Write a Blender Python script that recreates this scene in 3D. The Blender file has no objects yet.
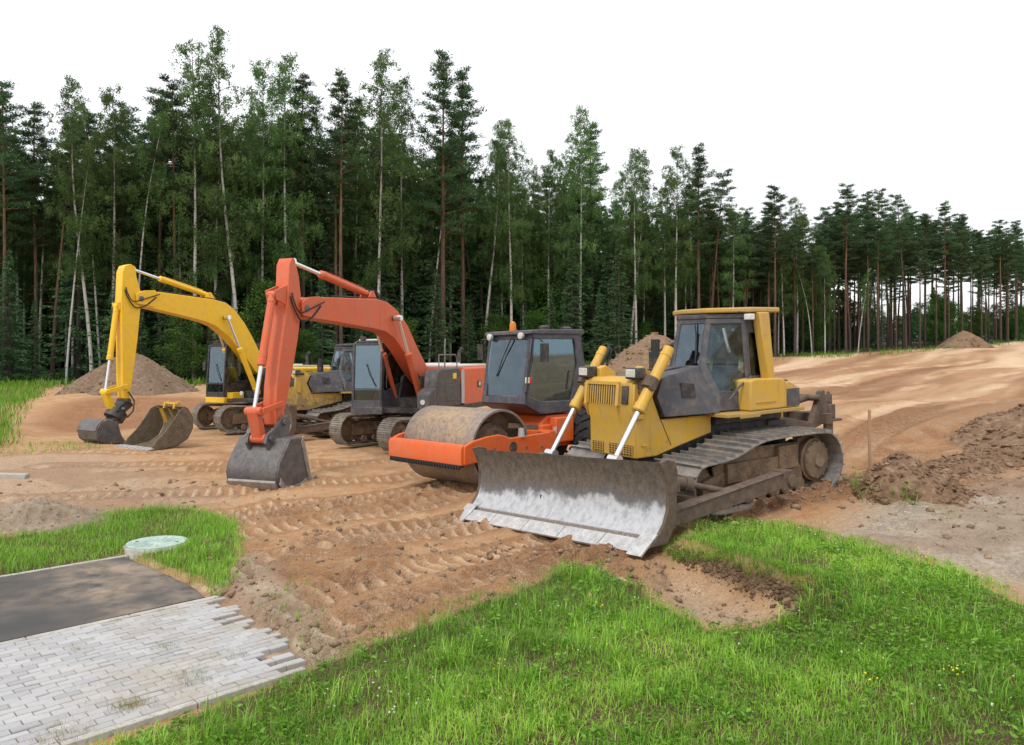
import bpy, bmesh, math, random
import numpy as np
from math import radians as RAD, sin, cos, pi
from mathutils import Vector, Matrix, Euler

random.seed(7)
rng = np.random.default_rng(11)
SC = bpy.context.scene
COL = SC.collection

# ------------------------------------------------------------------ camera
F, CU, HV, HC = 768.0, 512.0, 367.0, 2.3        # focal length and horizon in pixels, eye height
cam_d = bpy.data.cameras.new('camera')
cam = bpy.data.objects.new('camera', cam_d)
COL.objects.link(cam)
cam.location = (0, 0, HC)
cam.rotation_euler = (RAD(90), 0, 0)
cam_d.sensor_width = 36.0
cam_d.lens = 36.0 * F / 1024.0
cam_d.shift_y = -(372.5 - HV) / 1024.0
cam_d.clip_start = 0.05
cam_d.clip_end = 3000
SC.camera = cam

# ------------------------------------------------------------------ object helpers
def tag(o, label=None, cat=None, group=None, kind=None):
    if label: o['label'] = label
    if cat: o['category'] = cat
    if group: o['group'] = group
    if kind: o['kind'] = kind
    return o

def empty(name, loc=(0, 0, 0), rot=(0, 0, 0)):
    o = bpy.data.objects.new(name, None)
    o.empty_display_size = 0.3
    COL.objects.link(o)
    o.location = loc
    o.rotation_euler = rot
    return o

def copy_tree(o, parent=None):
    c = o.copy()
    COL.objects.link(c)
    if parent is not None:
        c.parent = parent
    for ch in list(o.children):
        copy_tree(ch, c)
    return c

class MB:
    """collects simple solids and links them as ONE mesh object"""
    def __init__(s):
        s.v, s.f = [], []
    def add(s, vs, fs):
        b = len(s.v)
        s.v.extend([tuple(p) for p in vs])
        s.f.extend([tuple(i + b for i in q) for q in fs])
        return s
    def box(s, c, d, rot=None):
        hx, hy, hz = d[0] / 2, d[1] / 2, d[2] / 2
        vs = [Vector((x, y, z)) for x in (-hx, hx) for y in (-hy, hy) for z in (-hz, hz)]
        if rot is not None:
            Rm = rot if isinstance(rot, Matrix) else Euler(rot).to_matrix()
            vs = [Rm @ p for p in vs]
        c = Vector(c)
        return s.add([p + c for p in vs], [(0, 1, 3, 2), (4, 6, 7, 5), (0, 4, 5, 1), (2, 3, 7, 6), (0, 2, 6, 4), (1, 5, 7, 3)])
    def bar(s, a, b, w, h, up=(0, 0, 1)):
        """square bar from a to b, w across, h along up"""
        a, b = Vector(a), Vector(b)
        d = (b - a).normalized()
        side = d.cross(Vector(up))
        if side.length < 1e-4: side = d.cross(Vector((1, 0, 0)))
        side.normalize()
        u = side.cross(d).normalized()
        vs = []
        for p in (a, b):
            for sx, su in ((-1, -1), (1, -1), (1, 1), (-1, 1)):
                vs.append(p + side * (w / 2 * sx) + u * (h / 2 * su))
        return s.add(vs, [(3, 2, 1, 0), (4, 5, 6, 7), (0, 1, 5, 4), (1, 2, 6, 5), (2, 3, 7, 6), (3, 0, 4, 7)])
    def prism(s, poly, axis, a, b):
        """extrude a 2-d polygon along an axis ('x': poly=(y,z), 'y': (x,z), 'z': (x,y))"""
        def P(p, t):
            if axis == 'x': return (t, p[0], p[1])
            if axis == 'y': return (p[0], t, p[1])
            return (p[0], p[1], t)
        n = len(poly)
        vs = [P(p, a) for p in poly] + [P(p, b) for p in poly]
        fs = [tuple(range(n - 1, -1, -1)), tuple(range(n, 2 * n))]
        fs += [(i, (i + 1) % n, n + (i + 1) % n, n + i) for i in range(n)]
        return s.add(vs, fs)
    def loft(s, loops, cap=True, closed=True):
        n = len(loops[0])
        vs = [p for L in loops for p in L]
        fs = []
        for k in range(len(loops) - 1):
            for i in range(n if closed else n - 1):
                j = (i + 1) % n
                fs.append((k * n + i, k * n + j, (k + 1) * n + j, (k + 1) * n + i))
        if cap and closed:
            fs.append(tuple(range(n - 1, -1, -1)))
            fs.append(tuple((len(loops) - 1) * n + i for i in range(n)))
        return s.add(vs, fs)
    def cyl(s, a, b, r0, r1=None, n=16, cap=True):
        r1 = r0 if r1 is None else r1
        a, b = Vector(a), Vector(b)
        d = (b - a).normalized()
        x = d.orthogonal().normalized()
        y = d.cross(x)
        loops = []
        for p, r in ((a, r0), (b, r1)):
            loops.append([p + x * (r * cos(2 * pi * i / n)) + y * (r * sin(2 * pi * i / n)) for i in range(n)])
        return s.loft(loops, cap)
    def tube(s, pts, r, n=8, r_end=None):
        pts = [Vector(p) for p in pts]
        loops = []
        x = None
        for i, p in enumerate(pts):
            d = (pts[min(i + 1, len(pts) - 1)] - pts[max(i - 1, 0)]).normalized()
            if x is None: x = d.orthogonal().normalized()
            x = (x - d * x.dot(d)).normalized()
            y = d.cross(x)
            rr = r if r_end is None else r + (r_end - r) * i / (len(pts) - 1)
            loops.append([p + x * (rr * cos(2 * pi * k / n)) + y * (rr * sin(2 * pi * k / n)) for k in range(n)])
        return s.loft(loops)
    def lathe(s, c, axis, prof, n=32):
        """prof: (t along axis, radius) list"""
        c, d = Vector(c), Vector(axis).normalized()
        x = d.orthogonal().normalized()
        y = d.cross(x)
        loops = []
        for t, r in prof:
            r = max(r, 1e-4)
            loops.append([c + d * t + x * (r * cos(2 * pi * i / n)) + y * (r * sin(2 * pi * i / n)) for i in range(n)])
        return s.loft(loops)
    def second(s):
        """faces added from here on take the second material"""
        s.split = len(s.f)
    def build(s, name, mat, parent=None, bevel=0.0, seg=2, angle=35, smooth=True, loc=None):
        me = bpy.data.meshes.new(name)
        me.from_pydata(s.v, [], s.f)
        bm = bmesh.new()
        bm.from_mesh(me)
        bmesh.ops.recalc_face_normals(bm, faces=bm.faces)
        bm.to_mesh(me)
        bm.free()
        for m in (mat if isinstance(mat, (list, tuple)) else [mat]):
            me.materials.append(m)
        if getattr(s, 'split', None) is not None:
            me.polygons.foreach_set('material_index', [0] * s.split + [1] * (len(s.f) - s.split))
        if smooth:
            me.polygons.foreach_set('use_smooth', [True] * len(me.polygons))
            me.set_sharp_from_angle(angle=RAD(angle))
        me.update()
        o = bpy.data.objects.new(name, me)
        COL.objects.link(o)
        if parent is not None: o.parent = parent
        if loc is not None: o.location = loc
        if bevel > 0:
            b = o.modifiers.new('bevel', 'BEVEL')
            b.width = bevel
            b.segments = seg
            b.limit_method = 'ANGLE'
            b.angle_limit = RAD(40)
            b.harden_normals = False
        return o

def np_mesh(name, V, faces, mat, parent=None, attrs=None, smooth=False):
    """fast mesh from numpy: V (n,3), faces (m,k) all of the same size k"""
    me = bpy.data.meshes.new(name)
    V = np.ascontiguousarray(V, dtype=np.float32)
    Fc = np.ascontiguousarray(faces, dtype=np.int32)
    m, k = Fc.shape
    me.vertices.add(len(V))
    me.vertices.foreach_set('co', V.ravel())
    me.loops.add(m * k)
    me.loops.foreach_set('vertex_index', Fc.ravel())
    me.polygons.add(m)
    me.polygons.foreach_set('loop_start', np.arange(0, m * k, k, dtype=np.int32))
    me.polygons.foreach_set('loop_total', np.full(m, k, dtype=np.int32))
    if smooth:
        me.polygons.foreach_set('use_smooth', np.ones(m, dtype=bool))
    for an, (dom, val) in (attrs or {}).items():
        a = me.attributes.new(an, 'FLOAT', dom)
        a.data.foreach_set('value', np.ascontiguousarray(val, dtype=np.float32))
    me.update(calc_edges=True)
    for mm in (mat if isinstance(mat, (list, tuple)) else [mat]):
        me.materials.append(mm)
    o = bpy.data.objects.new(name, me)
    COL.objects.link(o)
    if parent is not None: o.parent = parent
    return o

# ------------------------------------------------------------------ value noise in numpy
_T = np.random.default_rng(5).random((256, 256))
def vnoise(x, y):
    xi = np.floor(x).astype(int); yi = np.floor(y).astype(int)
    fx = x - xi; fy = y - yi
    fx = fx * fx * (3 - 2 * fx); fy = fy * fy * (3 - 2 * fy)
    a = _T[xi & 255, yi & 255]; b = _T[(xi + 1) & 255, yi & 255]
    c = _T[xi & 255, (yi + 1) & 255]; d = _T[(xi + 1) & 255, (yi + 1) & 255]
    return (a * (1 - fx) + b * fx) * (1 - fy) + (c * (1 - fx) + d * fx) * fy
def fbm(x, y, o=4, s=1.0, seed=0):
    t = 0; a = .5; n = 0
    x = x * s + seed * 17.3; y = y * s + seed * 9.1
    for i in range(o):
        t = t + a * vnoise(x, y); n += a
        x = x * 2.03 + 11.7; y = y * 2.03 + 5.3; a *= .5
    return t / n - .5
def sstep(e0, e1, x):
    t = np.clip((x - e0) / (e1 - e0), 0, 1)
    return t * t * (3 - 2 * t)

# ------------------------------------------------------------------ material helpers
class NT:
    def __init__(s, name):
        s.m = bpy.data.materials.new(name)
        s.m.use_nodes = True
        s.t = s.m.node_tree
        s.n = s.t.nodes
        s.b = s.n['Principled BSDF']
        s.out = s.n['Material Output']
    def node(s, typ, **kw):
        n = s.n.new(typ)
        for k, v in kw.items():
            if k in n.inputs.keys(): n.inputs[k].default_value = v
            else: setattr(n, k, v)
        return n
    def link(s, a, b): s.t.links.new(a, b); return s
    def coord(s, kind='Object'):
        return s.node('ShaderNodeTexCoord').outputs[kind]
    def noise(s, vec, scale, detail=4, rough=.55, dist=0.0):
        n = s.node('ShaderNodeTexNoise')
        n.inputs['Scale'].default_value = scale
        n.inputs['Detail'].default_value = detail
        n.inputs['Roughness'].default_value = rough
        n.inputs['Distortion'].default_value = dist
        if vec is not None: s.link(vec, n.inputs['Vector'])
        return n.outputs['Fac']
    def ramp(s, fac, stops):
        r = s.node('ShaderNodeValToRGB')
        e = r.color_ramp.elements
        while len(e) < len(stops): e.new(0.5)
        for el, (p, c) in zip(e, stops):
            el.position = p
            el.color = c if len(c) == 4 else (*c, 1)
        s.link(fac, r.inputs['Fac'])
        return r.outputs['Color']
    def mix(s, fac, a, b, mode='MIX'):
        n = s.node('ShaderNodeMix', data_type='RGBA', blend_type=mode)
        for sock, v in ((n.inputs[0], fac), (n.inputs[6], a), (n.inputs[7], b)):
            if hasattr(v, 'is_linked') or isinstance(v, bpy.types.NodeSocket): s.link(v, sock)
            elif isinstance(v, (int, float)): sock.default_value = v
            else: sock.default_value = (*v, 1) if len(v) == 3 else v
        return n.outputs[2]
    def math(s, op, a, b=None, clamp=False):
        n = s.node('ShaderNodeMath', operation=op)
        n.use_clamp = clamp
        for sock, v in ((n.inputs[0], a), (n.inputs[1], b)):
            if v is None: continue
            if isinstance(v, bpy.types.NodeSocket): s.link(v, sock)
            else: sock.default_value = v
        return n.outputs[0]
    def maprange(s, v, a, b, c=0., d=1.):
        n = s.node('ShaderNodeMapRange')
        s.link(v, n.inputs[0])
        for i, q in enumerate((a, b, c, d)): n.inputs[i + 1].default_value = q
        return n.outputs[0]
    def bump(s, h, strength=.3, dist=.02):
        n = s.node('ShaderNodeBump')
        n.inputs['Strength'].default_value = strength
        n.inputs['Distance'].default_value = dist
        s.link(h, n.inputs['Height'])
        s.link(n.outputs['Normal'], s.b.inputs['Normal'])
    def attr(s, name):
        return s.node('ShaderNodeAttribute', attribute_name=name).outputs['Fac']
    def z(s, vec):
        x = s.node('ShaderNodeSeparateXYZ')
        s.link(vec, x.inputs[0])
        return x.outputs['Z']
    def col(s, c):
        if isinstance(c, bpy.types.NodeSocket): s.link(c, s.b.inputs['Base Color'])
        else: s.b.inputs['Base Color'].default_value = (*c, 1)
        return s
    def rough(s, r):
        if isinstance(r, bpy.types.NodeSocket): s.link(r, s.b.inputs['Roughness'])
        else: s.b.inputs['Roughness'].default_value = r
        return s
    def metal(s, v):
        if isinstance(v, bpy.types.NodeSocket): s.link(v, s.b.inputs['Metallic'])
        else: s.b.inputs['Metallic'].default_value = v
        return s

MUD = (.20, .125, .07)
def paint(name, c, mud_top=1.1, mud=.9, wear=.5, rough=.42, fade=.25, wear_col=(.055, .035, .025), spec=.4):
    """weathered machine paint: fading, dust, dried mud splashes near the ground, chips"""
    m = NT(name)
    co = m.coord()
    n1 = m.noise(co, 1.7, 5)
    n2 = m.noise(co, 7, 6, .65)
    n3 = m.noise(co, 26, 4, .7)
    lite = tuple(min(1, x * (1 - fade) + fade * .5 * (sum(c) / 3 + .25)) for x in c)
    base = m.mix(m.maprange(n1, .38, .68), c, lite)
    # dust
    base = m.mix(m.math('MULTIPLY', m.maprange(n2, .45, .8), .35), base, (.36, .26, .17))
    ms = m.node('ShaderNodeMapping'); ms.inputs['Scale'].default_value = (5, 5, .7); m.link(co, ms.inputs['Vector'])
    st = m.noise(ms.outputs[0], 2.2, 5, .65)
    base = m.mix(m.math('MULTIPLY', m.maprange(st, .55, .72), .45 * min(1, wear * 1.6)), base, tuple(x * .45 + .03 for x in c))
    # chips
    chip = m.math('MULTIPLY', m.maprange(n2, .66, .70), m.maprange(n3, .42, .5))
    base = m.mix(m.math('MULTIPLY', chip, wear), base, wear_col)
    # mud
    zz = m.z(co)
    h = m.math('SUBTRACT', 1.0, m.maprange(zz, mud_top * .25, mud_top))
    md = m.math('ADD', m.math('MULTIPLY', h, 1.25), m.math('MULTIPLY', m.math('SUBTRACT', n2, .5), 1.6))
    md = m.math('MULTIPLY', m.maprange(md, .45, .85), mud)
    base = m.mix(md, base, m.mix(n3, (.16, .10, .058), (.27, .18, .105)))
    m.col(base)
    m.rough(m.math('ADD', m.math('MULTIPLY', md, .4), m.maprange(n2, .2, .8, rough - .08, rough + .18)))
    m.b.inputs['Specular IOR Level'].default_value = spec
    m.bump(m.math('ADD', m.math('MULTIPLY', md, 1.0), m.math('MULTIPLY', n3, .15)), .35, .01)
    return m.m

def steel(name, c1, c2, rough=.5, metal=.0, scale=6, bumpy=.3, c3=None):
    m = NT(name)
    co = m.coord()
    n = m.noise(co, scale, 6, .65)
    n2 = m.noise(co, scale * 5, 4, .7)
    col = m.mix(m.maprange(n, .36, .64), c1, c2)
    if c3: col = m.mix(m.maprange(n2, .52, .68), col, c3)
    m.col(col).metal(metal)
    m.rough(m.maprange(n2, .2, .8, max(.05, rough - .12), min(1, rough + .15)))
    m.bump(n2, bumpy, .008)
    return m.m

def plain(name, c, rough=.5, metal=0.0):
    m = NT(name)
    n = m.noise(m.coord(), 14, 4)
    m.col(m.mix(m.maprange(n, .3, .7), tuple(x * .82 for x in c), tuple(min(1, x * 1.12) for x in c)))
    m.rough(rough).metal(metal)
    return m.m

def glass_mat(name, tint=(.72, .80, .80), boost=1.0):
    m = NT(name)
    m.n.remove(m.b)
    tr = m.node('ShaderNodeBsdfTransparent')
    tr.inputs['Color'].default_value = (*tint, 1)
    gl = m.node('ShaderNodeBsdfGlossy')
    gl.inputs['Color'].default_value = (.62, .78, .90, 1)
    gl.inputs['Roughness'].default_value = .03
    fr = m.node('ShaderNodeFresnel')
    fr.inputs['IOR'].default_value = 1.5
    fac = m.math('ADD', m.math('MULTIPLY', fr.outputs[0], 1.6 * boost), .03, clamp=True)
    # thin uneven dust film
    dn = m.noise(m.coord(), 5, 5, .6)
    dif = m.node('ShaderNodeBsdfDiffuse')
    dif.inputs['Color'].default_value = (.55, .52, .47, 1)
    mx = m.node('ShaderNodeMixShader')
    m.link(fac, mx.inputs[0]); m.link(tr.outputs[0], mx.inputs[1]); m.link(gl.outputs[0], mx.inputs[2])
    mx2 = m.node('ShaderNodeMixShader')
    m.link(m.maprange(dn, .45, .8, .0, .07), mx2.inputs[0]); m.link(mx.outputs[0], mx2.inputs[1]); m.link(dif.outputs[0], mx2.inputs[2])
    m.link(mx2.outputs[0], m.out.inputs['Surface'])
    return m.m
# ------------------------------------------------------------------ terrain height
def at(u, v, z):
    """world point at height z seen at pixel (u, v) of the survey photograph"""
    d = F * (HC - z) / (v - HV)
    return ((u - CU) / F * d, d, z)
def ad(u, v, d):
    return ((u - CU) / F * d, d, HC - (v - HV) * d / F)

CTRL = [
    # machine pad
    (-9.1, 28.4, 0.0), (-12.3, 23.4, 0.0), (-6.1, 27.8, .0), (-2.7, 22.8, 0.0), (-5.4, 16.0, -.22), (-.9, 15.3, 0.0), (1.9, 16.6, .05),
    (5.65, 13.05, .2), (2.7, 11.0, .0), (3.9, 15.5, .25), (1.0, 13.5, .06), (1.65, 9.7, -.12), (-.86, 12.8, -.22), (.4, 11.2, -.22), (-10, 21.2, 0.0),
    at(300, 520, -.22), at(400, 500, -.2), at(500, 560, -.2), at(400, 560, -.17), at(330, 590, -.27), at(250, 540, -.3), at(230, 480, -.15), at(560, 575, -.22),
    # verge and lawn round the photographer
    (0, 0, -.42), (2, 3, -.4), (-2.0, 3.0, -.45), at(512, 745, -.34), at(1024, 745, -.22), at(850, 650, -.14), at(1000, 640, -.1), at(700, 690, -.24), at(550, 660, -.26), at(450, 630, -.26),
    at(380, 655, -.34), at(340, 690, -.43), at(640, 660, -.2), at(600, 610, -.2), (6, 1, -.3), (10, 4, -.1),
    at(850, 560, .02), at(760, 535, -.02), at(700, 600, -.16), at(640, 560, -.2), at(790, 600, -.12), at(900, 520, .14), at(1024, 570, .04), at(1000, 490, .28), at(880, 480, .24), at(960, 455, .45),
    at(1024, 450, .65),
    # path
    (-2.5, 5.0, -.46), (-3.2, 8.2, -.47), (-5.2, 11.0, -.45), (-6.8, 9.8, -.45), (-9.5, 7, -.43), (-6, 2, -.43), (-12, 11, -.4),
    at(100, 540, -.38), at(20, 540, -.35), at(200, 520, -.3), at(60, 505, -.26), at(0, 480, -.1), at(150, 460, -.05), at(60, 440, .02), at(0, 430, .2), at(20, 400, .7),
    at(100, 425, .05), ad(110, 397, 35), ad(60, 395, 37), ad(200, 396, 36), ad(0, 386, 44),
    # woodland edge and rising haul road
    ad(-60, 386, 45), ad(0, 385, 46), ad(100, 385, 48), ad(200, 384, 50), ad(300, 378, 53), ad(430, 371, 58), ad(512, 367, 62), ad(600, 364, 64), ad(700, 361, 64), ad(780, 357, 66), ad(900, 350, 78), ad(960, 347, 88), ad(1024, 341, 100),
    ad(650, 384, 34), ad(600, 383, 31), ad(750, 385, 30), ad(850, 420, 19), ad(900, 400, 27), ad(860, 385, 38), ad(950, 385, 33), ad(1024, 372, 42), ad(940, 365, 58), ad(1024, 355, 70), ad(1024, 400, 24), ad(1100, 400, 24), ad(1200, 360, 60),
    ad(400, 385, 38), ad(300, 390, 40), ad(1100, 345, 95),
    # far anchors
    (-250, 60, 3), (-80, 90, 3.5), (-250, 350, 8), (0, 110, 5), (0, 350, 10), (120, 180, 8), (250, 350, 12), (250, 80, 10), (0, -60, -.4), (-150, -60, .2), (150, -60, 1), (-120, 15, 1.0), (120, 25, 5), (0, 800, 16), (-700, 700, 14), (700, 700, 18), (700, 0, 12), (-700, 0, 4),
]
_c = np.array(CTRL, float)
def _phi(r2): return np.sqrt(r2 + 1.2 ** 2)
def _fit():
    n = len(_c)
    d2 = ((_c[:, None, :2] - _c[None, :, :2]) ** 2).sum(-1)
    A = np.zeros((n + 3, n + 3))
    A[:n, :n] = -_phi(d2) + np.eye(n) * .06
    A[:n, n] = 1; A[:n, n + 1:] = _c[:, :2] / 100
    A[n:, :n] = A[:n, n:].T
    b = np.zeros(n + 3); b[:n] = _c[:, 2]
    return np.linalg.solve(A, b)
_w = _fit()
def hbase(x, y):
    x = np.asarray(x, float); y = np.asarray(y, float)
    sh = x.shape
    xf = x.ravel(); yf = y.ravel()
    out = np.empty(len(xf))
    n = len(_c)
    for i in range(0, len(xf), 20000):
        xs = xf[i:i + 20000]; ys = yf[i:i + 20000]
        d2 = (xs[:, None] - _c[None, :, 0]) ** 2 + (ys[:, None] - _c[None, :, 1]) ** 2
        out[i:i + 20000] = -_phi(d2) @ _w[:n] + _w[n] + _w[n + 1] * xs / 100 + _w[n + 2] * ys / 100
    return out.reshape(sh)
def gpt(u, v, h=None):
    """where the survey ray through pixel (u, v) meets the ground"""
    dx = (u - CU) / F; dz = -(v - HV) / F
    d = np.concatenate([np.linspace(2, 30, 1200), np.linspace(30.05, 140, 1000)])
    zz = hbase(dx * d, d)
    k = np.argmax(HC + dz * d <= zz)
    if k == 0: k = len(d) - 1
    return (dx * d[k], d[k])

def sdf_poly(x, y, poly):
    """signed distance, positive inside"""
    P = np.array(poly, float)
    best = np.full(x.shape, 1e9)
    ins = np.zeros(x.shape, bool)
    n = len(P)
    for i in range(n):
        a = P[i]; b = P[(i + 1) % n]
        ab = b - a
        t = np.clip(((x - a[0]) * ab[0] + (y - a[1]) * ab[1]) / (ab @ ab + 1e-12), 0, 1)
        best = np.minimum(best, (x - a[0] - t * ab[0]) ** 2 + (y - a[1] - t * ab[1]) ** 2)
        c = (a[1] > y) != (b[1] > y)
        with np.errstate(divide='ignore', invalid='ignore'):
            xx = (b[0] - a[0]) * (y - a[1]) / (b[1] - a[1]) + a[0]
        ins ^= c & (x < xx)
    return np.where(ins, 1, -1) * np.sqrt(best)
def dist_line(x, y, pl):
    """distance, arclength and side to a polyline"""
    best = np.full(x.shape, 1e9); arc = np.zeros(x.shape); side = np.zeros(x.shape)
    s0 = 0
    P = np.array(pl, float)
    for i in range(len(P) - 1):
        a = P[i]; ab = P[i + 1] - a
        L = np.hypot(*ab)
        t = np.clip(((x - a[0]) * ab[0] + (y - a[1]) * ab[1]) / (L * L), 0, 1)
        dx = x - a[0] - t * ab[0]; dy = y - a[1] - t * ab[1]
        d2 = dx * dx + dy * dy
        m = d2 < best
        best = np.where(m, d2, best); arc = np.where(m, s0 + t * L, arc)
        side = np.where(m, (ab[0] * dy - ab[1] * dx) / L, side)
        s0 += L
    return np.sqrt(best), arc, side

def wpoly(px): return [gpt(u, v) for u, v in px]
LAWN = wpoly([(20, 800), (95, 748), (300, 668), (345, 655), (385, 640), (420, 628), (455, 612), (505, 597), (560, 566), (600, 566), (632, 580), (655, 600), (682, 618), (716, 630), (755, 625), (788, 612), (811, 604), (790, 600), (766, 592), (742, 584), (722, 576), (700, 566), (687, 556), (686, 545), (699, 534), (730, 527), (774, 523), (805, 530), (832, 542), (870, 546), (919, 563), (952, 573), (985, 590), (1024, 606), (1200, 640)]) + [(10, 6), (10, 1), (-2, 1), (-3.0, 4.4)]
HUMP = wpoly([(687, 556), (686, 545), (699, 534), (730, 527), (774, 523), (832, 542), (919, 563), (985, 590), (960, 640), (860, 640), (811, 604), (766, 592), (722, 576)])
VERGE = wpoly([(-60, 585), (0, 577), (130, 553), (185, 575), (222, 592), (240, 560), (238, 528), (215, 512), (190, 508), (150, 510), (120, 512), (90, 520), (60, 528), (0, 538), (-60, 545)])
STONY = wpoly([(222, 592), (240, 560), (262, 560), (300, 590), (345, 640), (345, 655), (308, 672), (260, 630)])
GREYSAND = wpoly([(870, 500), (1060, 470), (1100, 600), (985, 580), (832, 535), (850, 515)])
FARGRASS = wpoly([(-80, 372), (72, 374), (60, 381), (45, 390), (28, 402), (14, 420), (8, 445), (-80, 470)])
LEFTTUFT = wpoly([(-10, 452), (20, 444), (60, 443), (105, 447), (100, 452), (40, 453), (-10, 462)])
# the path: origin at its end, t along it, n across it towards the lawn
PO = np.array((-3.55, 9.18)); PT = np.array((.70, .714)); PN = np.array((.714, -.70))
PATH_Z = -.45
MX, MY = -5.36, 11.6
def path_sdf(x, y):
    t = (x - PO[0]) * PT[0] + (y - PO[1]) * PT[1]
    n = (x - PO[0]) * PN[0] + (y - PO[1]) * PN[1]
    return np.minimum(np.minimum(-t - .10 * np.clip(n, 0, 3) + .03, n + 2.90), 2.76 - n)

def line_dir(x0, y0, ang, L, bend=0.0, n=10):
    pts = []
    a = RAD(ang); x, y = x0, y0
    for i in range(n):
        pts.append((x, y)); x += cos(a) * L / n; y += sin(a) * L / n; a += RAD(bend) / n
    return pts
RUTS = []      # polyline, half width, depth, bar pitch
for (x0, y0, ang, L, bend) in [(-4.6, 8.4, 50, 8.5, -14), (-3.1, 7.6, 47, 8, -12), (-3.9, 9.6, 44, 8, -8), (-2.2, 7.3, 42, 5.2, 6), (-1.2, 7.0, 38, 3.8, 8), (-5.8, 10.2, 40, 9, -5), (-6.2, 12.2, 30, 9, 6), (-8.5, 12.0, 22, 9, 10),
                               (-9.5, 14.5, 12, 9, 14), (-7.5, 17.5, 20, 7, 0), (-11, 18, 8, 7, 8), (-14, 20, 5, 9, 6), (-4.5, 12.5, 35, 6, 0), (-2.6, 10.4, 36, 4.2, 0)]:
    RUTS.append((line_dir(x0, y0, ang, L, bend), .30, .05, .23))
ROADRUTS = []
for (x0, y0, L) in ((2.5, 33, 60), (3.2, 28, 62), (4.4, 24.5, 70), (5.5, 21.5, 70), (6.3, 18.8, 75), (7.2, 16.6, 75), (9.4, 15.8, 60), (12, 15.5, 50), (7.5, 24, 40), (4, 37, 60), (8.8, 19.4, 45)):
    ROADRUTS.append((line_dir(x0, y0, random.uniform(42, 47), L, random.uniform(-3, 12), 14), .22, .03, 0))

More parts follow.
